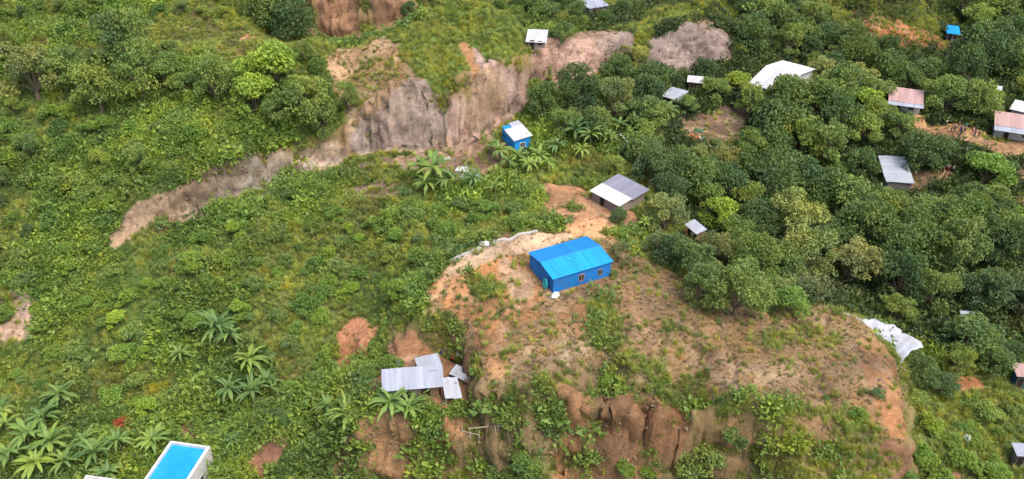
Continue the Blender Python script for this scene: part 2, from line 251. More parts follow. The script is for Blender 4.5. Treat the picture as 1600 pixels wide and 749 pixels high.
PAINTS = [
 ([(-40,100),(120,95),(330,95),(520,100),(545,165),(520,205),(380,225),(250,260),(120,300),(-40,300)], GREEN, 1, .2, 0, 2, .5, .85, 0),
 ([(60,390),(180,380),(280,440),(270,520),(150,530),(60,480)], GREEN*1.2, 1, .2, 0, 1.5, .6, .9, 0),
 ([(-40,0),(180,0),(200,50),(100,55),(-40,55)], GREEN*1.3, .8, .6, 0, 1.5, .6, .8, 0),
 ([(250,400),(420,330),(560,300),(620,330),(520,420),(380,470),(300,450)], GL, .3, 1, .12, 2, .8, .75, 0),
 ([(640,400),(720,350),(850,320),(870,350),(760,372),(690,410),(640,460)], GL*np.array([1.1,1,1]), .25, 1, .25, 1.2, .5, .9, .05),
 ([(0,530),(140,520),(160,560),(120,640),(0,620)], np.array([.08,.125,.035]), .12, 1, 0, 1.5, .4, .9, 0),
 ([(560,430),(650,420),(640,500),(600,540),(560,500)], GREEN, .9, .4, 0, 1.5, .6, .9, 0),
 # hill terraces and dry bands
 ([(-60,62),(120,58),(330,62),(480,78),(500,100),(330,92),(180,88),(-60,92)], DRYG, .12, .8, .7, 2, .5, .9, .2),
 ([(180,0),(330,0),(420,60),(300,62),(200,40)], DRYG, .35, .7, .35, 2, .8, .7, .2),
 ([(380,58),(470,58),(480,70),(370,68)], ORANGE, .1, .2, .3, .6, .8, .8, 1),
 # cliff band
 ([(160,368),(205,330),(252,302),(300,281),(350,260),(400,244),(450,236),(520,218),(552,215),(545,250),(470,262),(425,282),(375,304),(335,334),(285,352),(240,345),(205,372),(170,390)], np.array([.40,.29,.20]), 0, .04, .1, .5, .15, 1, 1),
 ([(280,345),(330,310),(385,283),(470,256),(530,244),(542,254),(420,288),(370,310),(330,345),(290,360)], np.array([.47,.365,.30]), 0, .03, 0, .5, .3, .9, 1),
 ([(505,100),(560,72),(625,66),(640,110),(690,135),(712,170),(715,235),(610,245),(540,252),(545,190),(520,150)], TAN, 0, .1, .35, .6, .35, 1, 1),
 ([(560,190),(610,150),(660,128),(690,140),(700,190),(690,225),(620,240),(560,245),(540,235)], ROCK, 0, .02, .05, .5, .3, 1, 1),
 ([(600,215),(655,195),(692,172),(695,226),(640,240)], ROCK2, 0, .02, .05, .4, .3, .8, 1),
 ([(520,105),(600,90),(640,120),(560,180),(545,160)], np.array([.36,.25,.11]), .02, .3, .8, .6, .7, .9, .9),
 ([(715,62),(740,70),(775,100),(830,95),(850,60),(905,50),(950,50),(1000,60),(985,90),(940,118),(850,142),(800,185),(770,210),(705,228),(700,190),(735,160),(730,110)], ROCK+np.array([.03,-.02,-.02]), 0, .03, .15, .5, .35, 1, 1),
 ([(712,60),(735,66),(750,110),(740,125),(720,90)], ORANGE, 0, .05, .2, .4, .3, .9, 1),
 ([(745,120),(790,130),(780,180),(745,200),(720,190)], np.array([.36,.24,.15]), 0, .1, .4, .5, .6, .9, 1),
 ([(925,55),(985,50),(995,80),(950,95),(930,80)], ROCK2, 0, .03, .1, .4, .5, .8, 1),
 ([(1012,62),(1060,40),(1100,25),(1140,60),(1145,95),(1080,115),(1010,112)], ROCK*.92+np.array([.03,-.01,-.01]), 0, .02, .1, .5, .3, 1, 1),
 ([(990,45),(1060,15),(1085,12),(1060,30),(1015,55)], TAN, 0, .2, .3, .4, .4, .9, 1),
 ([(494,-20),(634,-20),(636,30),(600,52),(575,60),(498,62)], np.array([.33,.2,.12]), 0, .05, .3, .6, .2, 1, 1),
 ([(560,-20),(580,-20),(585,55),(565,55)], GREEN, .6, .6, .1, .4, .7, 1, 0),
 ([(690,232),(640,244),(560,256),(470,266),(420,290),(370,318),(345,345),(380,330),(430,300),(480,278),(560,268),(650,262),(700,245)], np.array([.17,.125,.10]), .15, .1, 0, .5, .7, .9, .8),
 # grassy dome, bright
 ([(625,60),(660,25),(725,8),(790,20),(830,55),(820,100),(770,105),(740,72),(712,62),(735,125),(735,165),(690,160),(650,120),(622,90)], np.array([.13,.20,.045]), .03, 1, .0, .8, .3, 1, 0),
 ([(985,50),(1000,20),(1060,10),(1150,0),(1160,60),(1100,25),(1060,30),(1015,60),(1000,95),(985,85)], np.array([.12,.18,.04]), .12, 1, .02, .8, .3, .9, 0),
 ([(1240,-20),(1450,-20),(1500,50),(1490,78),(1400,80),(1330,60),(1280,45),(1250,30)], np.array([.10,.11,.03]), .2, 1, .4, 1, .4, 1, .1),
 ([(1330,20),(1400,35),(1490,60),(1490,80),(1410,78),(1350,50)], RED, .05, .4, .3, .5, .9, .9, .9),
 # yard by the blue and white hut
 ([(600,260),(650,242),(710,225),(760,205),(790,225),(790,260),(740,290),(700,285),(640,262)], np.array([.33,.23,.17]), .02, .12, .2, .6, .5, 1, 1),
 ([(520,298),(560,288),(630,285),(625,310),(590,325),(550,312)], np.array([.26,.19,.14]), .05, .2, .2, .6, .6, 1, 1),
 ([(830,250),(920,255),(930,285),(850,292)], np.array([.06,.11,.02]), .05, 1, .05, .8, .4, 1, 0),
 # orange path from the grey hut to the plateau
 ([(838,288),(912,294),(930,316),(995,334),(995,356),(925,364),(968,374),(965,398),(895,380),(875,354),(852,330)], np.array([.62, .34, .18]), .0, .02, .04, .5, .15, 1, 1),
 ([(884,318),(908,324),(905,332),(888,330)], DRYG, .2, .6, .3, .4, .4, 1, .2),
 # plateau
 ([(748,385),(800,368),(880,362),(960,372),(985,398),(1080,440),(1130,473),(1200,488),(1300,482),(1345,500),(1385,545),(1408,600),(1412,650),(1395,690),(1300,640),(1200,640),(1130,640),(1000,625),(930,622),(850,615),(760,610),(735,560),(715,500),(660,480),(660,455),(690,425)], np.array([.34,.22,.115]), .0, .12, 1.0, .7, .3, 1, .9),
 ([(670,450),(700,415),(760,388),(810,400),(830,430),(850,465),(850,500),(800,520),(800,560),(770,600),(745,560),(730,500),(690,470)], ORANGE, .02, .12, .35, .6, .45, 1, 1),
 ([(690,436),(700,412),(770,378),(840,364),(905,370),(835,398),(775,404),(725,430)], SAND*1.1, 0, .02, .05, .4, .15, 1, 1),
 ([(722,440),(770,432),(790,460),(750,470)], GREEN*1.4, .15, 1, .4, .5, .6, .9, .1),
 ([(780,395),(830,430),(835,470),(800,470),(780,430)], SAND*.95, 0, .03, .1, .4, .4, .8, 1),
 ([(640,500),(700,497),(718,510),(712,545),(660,548),(635,530)], np.array([.06,.09,.02]), .6, 1, .1, .6, .4, 1, 0),
 ([(855,480),(900,470),(950,520),(900,545),(870,520)], ORANGE*.95, .02, .1, .4, .5, .7, .8, 1),
 ([(930,440),(1010,445),(1060,500),(1010,540),(960,500)], np.array([.36,.215,.115]), .0, .08, .6, .8, .6, .85, 1),
 ([(1060,560),(1200,570),(1370,560),(1390,600),(1280,615),(1150,625),(1050,600)], TAN*.85, .0, .12, .8, .7, .7, .85, 1),
 ([(920,470),(960,470),(985,530),(940,560),(910,520)], np.array([.08,.10,.03]), .12, 1, .4, .7, .8, .9, .1),
 ([(1020,500),(1090,500),(1090,530),(1020,530)], np.array([.10,.11,.035]), .1, 1, .5, .7, .8, .9, .1),
 ([(1000,560),(1100,590),(1120,625),(960,610),(940,570)], np.array([.09,.10,.03]), .15, 1, .5, .7, .8, .9, .1),
 ([(1180,510),(1240,500),(1330,530),(1250,545),(1180,540)], np.array([.15,.13,.05]), .02, .9, .8, .7, .8, .7, .2),
 ([(1330,530),(1370,530),(1408,600),(1410,680),(1395,695),(1370,640),(1350,580)], np.array([.44,.23,.11]), 0, .04, .2, .4, .4, 1, 1),
 ([(830,598),(900,600),(1000,610),(1130,622),(1210,628),(1210,642),(1130,642),(1000,630),(900,626),(830,618)], np.array([.14,.14,.05]), .45, 1, .6, .4, .7, 1, .1),
 # left slope of the plateau, small red scars
 ([(520,525),(548,500),(562,498),(590,515),(572,540),(580,565),(556,570),(545,590),(520,575),(530,550)], RED+np.array([.08,.05,.03]), .02, .08, .2, .4, .4, 1, 1),
 ([(610,540),(660,545),(735,550),(745,600),(735,640),(600,645),(570,620),(590,575)], np.array([.42,.215,.11]), .0, .05, .1, .5, .4, 1, 1),
 ([(562,650),(600,660),(650,652),(640,690),(655,720),(620,760),(600,800),(580,749),(590,715),(565,700)], ORANGE*.95, .02, .06, .1, .5, .4, 1, 1),
 ([(525,690),(545,690),(550,749),(515,749)], RED+.05, .05, .1, .1, .5, .4, 1, 1),
 ([(380,749),(400,700),(440,672),(450,690),(410,749)], RED+.07, .05, .1, .1, .5, .4, 1, 1),
 ([(660,660),(740,650),(760,680),(690,700)], ORANGE*.85, .05, .3, .4, .5, .5, 1, .8),
 # front face of the plateau
 ([(860,600),(905,610),(925,650),(905,700),(890,800),(850,800),(862,700),(880,650)], ORANGE*.92, .0, .12, .3, .4, .5, 1, 1),
 ([(920,625),(1000,632),(1080,640),(1075,690),(1000,730),(990,800),(915,800),(925,700)], np.array([.27,.145,.075]), .02, .12, .35, .6, .35, 1, 1),
 ([(760,610),(850,618),(870,660),(860,749),(700,749),(720,690)], np.array([.15,.15,.06]), .3, .9, .5, .7, .6, 1, .2),
 ([(1080,650),(1200,640),(1350,650),(1385,690),(1400,800),(1000,800),(1010,740),(1080,700)], np.array([.20,.17,.07]), .10, 1, .9, .7, .4, 1, .1),
 ([(1240,655),(1290,650),(1330,690),(1260,690)], BROWN*1.1, .05, .3, .5, .5, .6, .9, .9),
 ([(1375,690),(1400,700),(1500,730),(1530,800),(1380,800)], np.array([.3,.18,.11]), .1, .3, .2, .5, .6, 1, .9),
 # east: clearings
 ([(1060,180),(1110,170),(1180,165),(1170,200),(1140,228),(1080,222),(1060,200)], np.array([.16,.115,.085]), .02, .12, .1, .5, .5, 1, 1),
 ([(1425,178),(1500,194),(1560,214),(1640,224),(1640,256),(1560,246),(1490,228),(1420,210)], ORANGE*.5+TAN*.5, 0, .05, .05, .4, .25, 1, 1),
 ([(1570,262),(1640,255),(1640,300),(1580,292)], TAN, 0, .1, .1, .5, .4, 1, 1),
 ([(1575,300),(1640,300),(1640,330),(1580,325)], ORANGE*.8, 0, .3, .2, .5, .5, 1, .8),
 ([(1520,210),(1640,212),(1640,232),(1560,222)], np.array([.12,.13,.04]), 0, .9, .5, .5, .4, 1, .1),
 ([(1390,270),(1490,262),(1500,285),(1440,300),(1370,315)], np.array([.33,.2,.12]), 0, .1, .1, .5, .5, 1, 1),
 ([(1440,588),(1520,588),(1540,610),(1450,612)], RED, .1, .1, .1, .5, .5, 1, .8),
 ([(1065,355),(1110,360),(1105,385),(1070,385)], BROWN, .05, .1, .1, .5, .5, 1, .8),
 # west: pale bank, lawn, soil spots
 ([(-60,445),(20,450),(60,470),(55,530),(10,535),(-60,520)], ROCK+np.array([.05,.0,-.02]), .02, .1, .1, .5, .2, 1, 1),
 ([(-60,440),(20,460),(15,500),(-60,510)], np.array([.14,.12,.05]), .2, .8, .5, .5, .5, .9, .1),
 ([(130,600),(170,585),(280,590),(300,610),(200,625),(140,625)], np.array([.085,.115,.03]), .05, 1, .2, .8, .4, 1, 0),
 ([(0,540),(120,520),(150,560),(130,620),(0,620)], np.array([.05,.09,.02]), .45, 1, .05, .8, .5, .8, 0),
 ([(170,640),(205,640),(210,690),(180,690)], RED, .2, .2, .1, .4, .6, 1, .7),
 ([(250,660),(300,655),(300,690),(270,690)], BROWN, .1, .2, .1, .4, .6, 1, .8),
 ([(420,560),(480,540),(500,600),(440,620)], np.array([.12,.11,.04]), .4, .7, .5, .8, .8, .8, .2),
]
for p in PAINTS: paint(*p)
# earth shows through on the steep faces; fresh sand washed along the plateau channels
k_ = np.clip(steep*1.3-.35, 0, 1)*(1-BARE)*.75; COL = COL*(1-k_[..., None])+np.array([.36, .22, .115])*k_[..., None]
k_ = np.exp(-(ch/.16)**2)*BARE*(SL < 1)*.55; COL = COL*(1-k_[..., None])+SAND*k_[..., None]
k_ = np.exp(-((ch-.22)/.06)**2)*BARE*(SL < 1)*.45; COL = COL*(1-k_[..., None])+BROWN*.55*k_[..., None]
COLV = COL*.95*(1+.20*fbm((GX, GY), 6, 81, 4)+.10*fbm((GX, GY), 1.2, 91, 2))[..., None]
STK = fbm((GX*.9+GY*.45, GY*.9-GX*.45), 9, 97, 4, .45, 1.7); COLV = COLV*(1+.30*np.clip(STK, -1, 1)*BARE)[..., None]*(1+np.array([.10, 0, -.08])*fbm((GX, GY), 14, 98, 3)[..., None]*BARE[..., None])
strat = vnoise((H*3.2+.25*GX, GX*.1), 1.0, 95)*np.clip(steep*1.4, 0, 1)
COLV = np.clip(COLV*(1+.22*strat*BARE)[..., None], .01, .8)

# ------------------------------------------------------------------ materials
def mat(name):
    m = bpy.data.materials.new(name); m.use_nodes = True
    nt = m.node_tree; b = nt.nodes['Principled BSDF']; b.inputs['Roughness'].default_value = .85
    b.inputs['Specular IOR Level'].default_value = .25
    return m, nt, b
def node(nt, t, **kw):
    n = nt.nodes.new(t)
    for k, v in kw.items(): setattr(n, k, v)
    return n
def mix(nt, a, b, fac, blend='MIX'):
    n = node(nt, 'ShaderNodeMix', data_type='RGBA', blend_type=blend)
    for sock, val in ((n.inputs[0], fac), (n.inputs[6], a), (n.inputs[7], b)):
        if isinstance(val, bpy.types.NodeSocket): nt.links.new(val, sock)
        elif isinstance(val, (int, float)): sock.default_value = val
        else: sock.default_value = (*val, 1) if len(val) == 3 else val
    return n.outputs[2]
def noise(nt, scale, detail=4, coord='Object', rough=.6, vscale=None):
    tc = node(nt, 'ShaderNodeTexCoord'); n = node(nt, 'ShaderNodeTexNoise'); n.inputs['Scale'].default_value = scale
    n.inputs['Detail'].default_value = detail; n.inputs['Roughness'].default_value = rough
    src = tc.outputs[coord] if coord != 'World' else node(nt, 'ShaderNodeNewGeometry').outputs['Position']
    if vscale:
        mp = node(nt, 'ShaderNodeMapping'); mp.inputs['Scale'].default_value = vscale; nt.links.new(src, mp.inputs[0]); src = mp.outputs[0]
    nt.links.new(src, n.inputs['Vector']); return n.outputs[0]
def ramp(nt, fac, stops):
    n = node(nt, 'ShaderNodeValToRGB'); e = n.color_ramp.elements
    while len(e) < len(stops): e.new(.5)
    for el, (p, c) in zip(e, stops): el.position = p; el.color = (*c, 1) if not isinstance(c, (int, float)) else (c, c, c, 1)
    nt.links.new(fac, n.inputs[0]); return n.outputs[0]
def bump(nt, b, h, strength, dist):
    n = node(nt, 'ShaderNodeBump'); n.inputs['Strength'].default_value = strength; n.inputs['Distance'].default_value = dist
    nt.links.new(h, n.inputs['Height']); nt.links.new(n.outputs[0], b.inputs['Normal'])

def ground_material():
    m, nt, b = mat('ground_soil_and_turf')
    at = node(nt, 'ShaderNodeAttribute', attribute_name='ground_colour')
    n1 = noise(nt, .9, 8, 'World', .7); n2 = noise(nt, 4.5, 5, 'World', .7)
    r1 = ramp(nt, n1, [(.25, .66), (.75, 1.32)]); r2 = ramp(nt, n2, [(.3, .72), (.7, 1.28)])
    c = mix(nt, at.outputs['Color'], r1, 1.0, 'MULTIPLY'); c = mix(nt, c, r2, 1.0, 'MULTIPLY')
    nt.links.new(c, b.inputs['Base Color'])
    b.inputs['Roughness'].default_value = .95; b.inputs['Specular IOR Level'].default_value = .1
    n3 = noise(nt, 1.6, 10, 'World', .72)
    v = node(nt, 'ShaderNodeTexVoronoi', feature='DISTANCE_TO_EDGE'); g_ = node(nt, 'ShaderNodeNewGeometry'); mp = node(nt, 'ShaderNodeMapping'); mp.inputs['Scale'].default_value = (.5, .5, .9)
    nz = node(nt, 'ShaderNodeTexNoise'); nz.inputs['Scale'].default_value = .7; nz.inputs['Detail'].default_value = 6; nt.links.new(g_.outputs['Position'], nz.inputs['Vector'])
    wv = node(nt, 'ShaderNodeVectorMath', operation='MULTIPLY_ADD'); wv.inputs[1].default_value = (3.5, 3.5, 3.5); nt.links.new(nz.outputs['Color'], wv.inputs[0]); nt.links.new(g_.outputs['Position'], wv.inputs[2])
    nt.links.new(wv.outputs[0], mp.inputs[0]); nt.links.new(mp.outputs[0], v.inputs['Vector'])
    crack = ramp(nt, v.outputs['Distance'], [(.0, 0.0), (.16, 1.0)])
    vn = node(nt, 'ShaderNodeMath', operation='MULTIPLY'); nt.links.new(at.outputs['Alpha'], vn.inputs[0]); nt.links.new(ramp(nt, v.outputs['Distance'], [(.0, .75), (.07, .0)]), vn.inputs[1])
    c = mix(nt, c, (.12, .085, .06), vn.outputs[0]); nt.links.new(c, b.inputs['Base Color'])
    ad = node(nt, 'ShaderNodeMath', operation='MULTIPLY_ADD'); ad.inputs[1].default_value = .12; nt.links.new(crack, ad.inputs[0]); nt.links.new(n3, ad.inputs[2]); bump(nt, b, ad.outputs[0], .9, .6)
    return m
M_GROUND = ground_material()

def build_ground():
    # regular sheet over the surveyed area, stretched skirts out to the horizon
    def axis(a, b, n):
        core = list(np.linspace(a, b, n)); ext = [12, 35, 80, 160, 320, 700, 1500, 3000]
        return np.array([a-e for e in reversed(ext)]+core+[b+e for e in ext])
    xs, ys = axis(X0, X1, NX), axis(Y0, Y1, NY)
    nx, ny = len(xs), len(ys); k = 8
    gx, gy = np.meshgrid(xs, ys)
    Z = np.pad(H, k, mode='edge'); Cc = np.pad(COLV, ((k, k), (k, k), (0, 0)), mode='edge')
    out = np.maximum(np.maximum(X0-gx, gx-X1), np.maximum(Y0-gy, gy-Y1)).clip(0)
    far = np.clip(out/60, 0, 1)
    Z = Z*(1-far)+(4+10*vnoise((gx, gy), 160, 5)+20*np.clip((gy-Y1)/900, 0, 1))*far
    Cc = Cc*(1-far[..., None])+GREEN*far[..., None]
    co = np.stack([gx, gy, Z], -1).reshape(-1, 3).astype(np.float32)
    # knock the cut faces about along their own normals, so that they hold ledges, hollows and fallen lumps
    gyy, gxx = np.gradient(Z, ys, xs); nl = np.sqrt(gxx**2+gyy**2+1); st = np.pad(steep, k, mode='edge')*(1-far)
    q3 = lambda s, sd, sz: noise3(gx/s, gy/s, Z/s*sz, sd)
    dsp = st*(1.1*q3(3.2, 1, 1.3)+.8*(1-2*np.abs(q3(2.1, 2, 1.6)))+.42*q3(.9, 3, 1.2)+.25*np.sign(q3(2.2, 4, 3))*np.abs(q3(2.2, 4, 3))**.4)
    co = np.stack([gx-gxx/nl*dsp, gy-gyy/nl*dsp, Z+dsp/nl], -1).reshape(-1, 3).astype(np.float32)
    idx = np.arange(nx*ny).reshape(ny, nx)
    f = np.stack([idx[:-1, :-1], idx[:-1, 1:], idx[1:, 1:], idx[1:, :-1]], -1).reshape(-1, 4)
    me = mesh_np('terrain', co, f, M_GROUND, smooth=True)
    ca = me.color_attributes.new('ground_colour', 'FLOAT_COLOR', 'POINT')
    ca.data.foreach_set('color', np.concatenate([Cc.reshape(-1, 3), np.pad(np.clip(steep*1.2, 0, 1)*np.clip(BARE*1.5, 0, 1), k, mode='edge').reshape(-1, 1)], 1).astype(np.float32).ravel())
    o = bpy.data.objects.new('terrain', me); C.objects.link(o); o['kind'] = 'structure'
    return o
def mesh_np(name, co, f, m, smooth=False):
    me = bpy.data.meshes.new(name); nf, k = f.shape
    me.vertices.add(len(co)); me.vertices.foreach_set('co', np.asarray(co, np.float32).ravel())
    me.loops.add(nf*k); me.loops.foreach_set('vertex_index', f.astype(np.int32).ravel())
    me.polygons.add(nf); me.polygons.foreach_set('loop_start', np.arange(0, nf*k, k, dtype=np.int32))
    try: me.polygons.foreach_set('loop_total', np.full(nf, k, dtype=np.int32))
    except Exception: pass
    me.polygons.foreach_set('use_smooth', np.full(nf, smooth))
    if m: me.materials.append(m)
    me.update(calc_edges=True); return me
build_ground()
# ------------------------------------------------------------------ mesh helpers
class MB:
    def __init__(s): s.v, s.f = [], []
    def add(s, vs, fs):
        n = len(s.v); s.v += [tuple(p) for p in vs]; s.f += [tuple(i+n for i in f) for f in fs]; return s
    def box(s, x0, x1, y0, y1, z0, z1):
        return s.add([(x, y, z) for z in (z0, z1) for y in (y0, y1) for x in (x0, x1)], [(0,2,3,1),(4,5,7,6),(0,1,5,4),(2,6,7,3),(0,4,6,2),(1,3,7,5)])
    def prism(s, prof, x0, x1):                      # profile in (y, z), run along x
        n = len(prof)
        return s.add([(x0, y, z) for y, z in prof]+[(x1, y, z) for y, z in prof],
                     [tuple(range(n))[::-1], tuple(range(n, 2*n))]+[(i, (i+1) % n, n+(i+1) % n, n+i) for i in range(n)])
    def tube(s, pts, rad, k=6):
        pts = [Vector(p) for p in pts]; rings = []
        for i, p in enumerate(pts):
            d = (pts[min(i+1, len(pts)-1)]-pts[max(i-1, 0)]).normalized()
            a = d.orthogonal().normalized(); b = d.cross(a); r = rad[i] if hasattr(rad, '__len__') else rad
            rings.append([p+(a*math.cos(t*2*math.pi/k)+b*math.sin(t*2*math.pi/k))*r for t in range(k)])
        f = [(i*k+j, i*k+(j+1) % k, (i+1)*k+(j+1) % k, (i+1)*k+j) for i in range(len(pts)-1) for j in range(k)]
        f += [tuple(range(k))[::-1], tuple((len(pts)-1)*k+j for j in range(k))]
        return s.add([p for r in rings for p in r], f)
    def sheet(s, a, b, c, d, pitch=.22, amp=.022, th=.02, sag=0.0, n2=2):
        """corrugated sheet a-b (low edge) to d-c (high edge), the waves run up the slope"""
        a, b, c, d = map(Vector, (a, b, c, d)); n = max(2, int((b-a).length/pitch*4)); nn = (b-a).cross(d-a).normalized()
        top, bot = [], []
        for i in range(n+1):
            u = i/n
            for j in range(n2+1):
                w_ = j/n2; p = (a*(1-u)+b*u)*(1-w_)+(d*(1-u)+c*u)*w_
                off = amp*math.sin(i*math.pi/2+.6)+sag*math.sin(u*7.3+w_*2)*math.sin(w_*3+1)
                top.append(p+nn*(off+th)); bot.append(p+nn*off)
        k = n2+1; N = len(top); f = []
        for i in range(n):
            for j in range(n2):
                q = i*k+j; f += [(q, q+k, q+k+1, q+1), (N+q, N+q+1, N+q+k+1, N+q+k)]
        for i in range(n): f += [(i*k, N+i*k, N+(i+1)*k, (i+1)*k), (i*k+n2, (i+1)*k+n2, N+(i+1)*k+n2, N+i*k+n2)]
        for j in range(n2): f += [(j, j+1, N+j+1, N+j), (n*k+j, N+n*k+j, N+n*k+j+1, n*k+j+1)]
        return s.add(top+bot, f)
    def build(s, name, m, parent=None, smooth=False):
        me = bpy.data.meshes.new(name); me.from_pydata(s.v, [], s.f); me.materials.append(m)
        if smooth: me.polygons.foreach_set('use_smooth', [True]*len(me.polygons))
        o = bpy.data.objects.new(name, me); C.objects.link(o)
        if parent: o.parent = parent
        return o
def tag(o, label, cat, group=None, kind=None):
    if label: o['label'] = label
    if cat: o['category'] = cat
    if group: o['group'] = group
    if kind: o['kind'] = kind
    return o
def empty(name, loc, rz=0, sc=1.0):
    o = bpy.data.objects.new(name, None); C.objects.link(o); o.location = loc; o.rotation_euler.z = rz; o.scale = (sc,)*3; o.empty_display_size = .3
    return o
def copy_tree(o, parent=None):
    c = o.copy(); C.objects.link(c)
    if parent: c.parent = parent
    for ch in [x for x in KIDS.get(o.name, o.children)]: copy_tree(ch, c)
    return c
KIDS = {}

def paint_mat(name, col, wear=.25, rough=.6, dirt=(.22, .16, .11), sc=1.5, spec=.3):
    m, nt, b = mat(name); n = noise(nt, sc, 6, 'Object', .7)
    f = ramp(nt, n, [(.45, 0.0), (.8, wear)])
    n2 = noise(nt, .35, 3, 'Object'); r = ramp(nt, n2, [(.3, .85), (.7, 1.12)])
    c = mix(nt, col, dirt, f); c = mix(nt, c, r, 1.0, 'MULTIPLY'); nt.links.new(c, b.inputs['Base Color'])
    b.inputs['Roughness'].default_value = rough; b.inputs['Specular IOR Level'].default_value = spec
    return m
def metal_mat(name, col, rust=.3, rcol=(.22, .11, .06), metallic=.0, rough=.45):
    m, nt, b = mat(name); n = noise(nt, 1.2, 7, 'Object', .75, (1, .25, 1))
    f = ramp(nt, n, [(.5, 0.0), (.78, rust)])
    n2 = noise(nt, 1.4, 2, 'Object', .5, (1, .05, .05)); r = ramp(nt, n2, [(.3, .82), (.7, 1.1)])
    c = mix(nt, col, rcol, f); c = mix(nt, c, r, 1.0, 'MULTIPLY'); nt.links.new(c, b.inputs['Base Color'])
    b.inputs['Roughness'].default_value = rough; b.inputs['Metallic'].default_value = metallic; b.inputs['Specular IOR Level'].default_value = .4
    return m
M = dict(
 blue_roof=metal_mat('blue_roof_paint', (.012, .28, .60), .5, (.03, .19, .40), rough=.42), blue_roof_shaded=metal_mat('shaded_blue_roof_paint', (.01, .20, .50), .2, (.02, .14, .33), rough=.45),  # second roof blue: same paint, darkened for the slope facing away from the sun
 blue_wall=paint_mat('blue_wall_paint', (.01, .15, .44), .8, .7, (.05, .09, .17), .9), blue_wall2=paint_mat('bright_blue_wall', (.01, .24, .60), .2, .7, (.05, .15, .3)),
 tin=metal_mat('grey_tin', (.30, .32, .36), .35), tin_white=metal_mat('pale_tin', (.31, .33, .39), .4), tin_old=metal_mat('weathered_tin', (.19, .19, .24), .4, (.15, .11, .10)),
 cream=metal_mat('cream_tin', (.46, .46, .46), .3), white=paint_mat('white_paint', (.54, .53, .52), .35, .7), pink=metal_mat('rusty_tin', (.42, .27, .25), .6),
 plank=paint_mat('grey_plank', (.22, .18, .16), .5, .9, sc=3), wood=paint_mat('brown_wood', (.20, .12, .07), .5, .9, sc=3), bamboo=paint_mat('bleached_bamboo', (.45, .38, .29), .4, .8, sc=4),
 concrete=paint_mat('grey_concrete', (.40, .38, .35), .4, .9), dark=paint_mat('dark_opening', (.02, .018, .016), .1, .9), glass=paint_mat('dark_glass', (.03, .04, .05), .05, .2),
 teal=paint_mat('teal_plastic', (.03, .42, .45), .1, .4), orange=paint_mat('orange_tarp', (.50, .14, .07), .5, .6), tarp=paint_mat('white_tarp', (.36, .37, .41), .85, .55, (.17, .165, .18), .5),
 pool=paint_mat('blue_deck_coating', (.010, .27, .56), .5, .5, (.04, .22, .40), .4), skin=paint_mat('skin', (.22, .11, .07), .05, .6), hair=paint_mat('black_hair', (.012, .01, .01), 0, .5),
 denim=paint_mat('dark_cloth', (.03, .035, .06), .1, .9), red=paint_mat('red_cloth', (.45, .04, .04), .1, .9), cloth_white=paint_mat('white_cloth', (.55, .54, .52), .05, .9),
 navy=paint_mat('navy_cloth', (.02, .03, .12), .05, .9), purple=paint_mat('purple_cloth', (.10, .04, .30), .05, .9), soil=paint_mat('deck_screed', (.5, .40, .36), .4, .9), redwall=paint_mat('red_wall', (.25, .06, .06), .3, .9),
 teal_wall=paint_mat('teal_wall', (.01, .10, .14), .3, .9), green_net=paint_mat('green_net', (.03, .12, .06), .4, .9))

# ------------------------------------------------------------------ buildings
def root_of(key, name, label, cat='house', group=None):
    q = BL[key]; o = empty(name, q['c'], q['yaw']); tag(o, label, cat, group); return o, q['L'], q['W']
def walls(root, L, W, hf, hb, m, rise=0, inset=.25, name='wall', x0=None, x1=None):
    x0 = -L/2+inset if x0 is None else x0; x1 = L/2-inset if x1 is None else x1; y0, y1 = -W/2+inset, W/2-inset
    prof = [(y0, -.8), (y1, -.8), (y1, hb-.05)]+([(0, (hf+hb)/2+rise-.07)] if rise else [])+[(y0, hf-.05)]
    return MB().prism(prof, x0, x1).build(name, m, root)
def opening(root, kind, side, pos, z0, wd, ht, L, W, mf, mp, inset=.25, frame=.09):
    """a window or door set proud of a wall: frame bars around a pane"""
    def T(p): # local (along, out, up) -> building
        a, o_, u = p
        if side == 'f': return (a, -W/2+inset-o_, u)
        if side == 'b': return (a, W/2-inset+o_, u)
        if side == 'l': return (-L/2+inset-o_, a, u)
        return (L/2-inset+o_, a, u)
    def bx(mb, a0, a1, o0, o1, u0, u1):
        c = [T((a, o_, u)) for u in (u0, u1) for o_ in (o0, o1) for a in (a0, a1)]
        mb.add(c, [(0,2,3,1),(4,5,7,6),(0,1,5,4),(2,6,7,3),(0,4,6,2),(1,3,7,5)])
    a0, a1, z1 = pos-wd/2, pos+wd/2, z0+ht
    f = MB(); bx(f, a0-frame, a0, .003, .07, z0-frame, z1+frame); bx(f, a1, a1+frame, .003, .07, z0-frame, z1+frame)
    bx(f, a0, a1, .003, .065, z1, z1+frame); bx(f, a0, a1, .003, .065, z0-frame, z0)
    if kind == 'window': bx(f, pos-.03, pos+.03, .03, .06, z0, z1)
    g = MB(); bx(g, a0, a1, .004, .028, z0, z1)
    if kind == 'window':
        w_ = f.build('window', mf, root); g.build('pane', mp, w_)
    else:
        w_ = g.build('door', mp, root); f.build('door_frame', mf, w_)
    return w_
def mono(root, L, W, hf, hb, m, over=.0, name='roof', sag=.0):
    return MB().sheet((-L/2-over, -W/2-over, hf), (L/2+over, -W/2-over, hf), (L/2+over, W/2+over, hb), (-L/2-over, W/2+over, hb), sag=sag, n2=4).build(name, m, root)
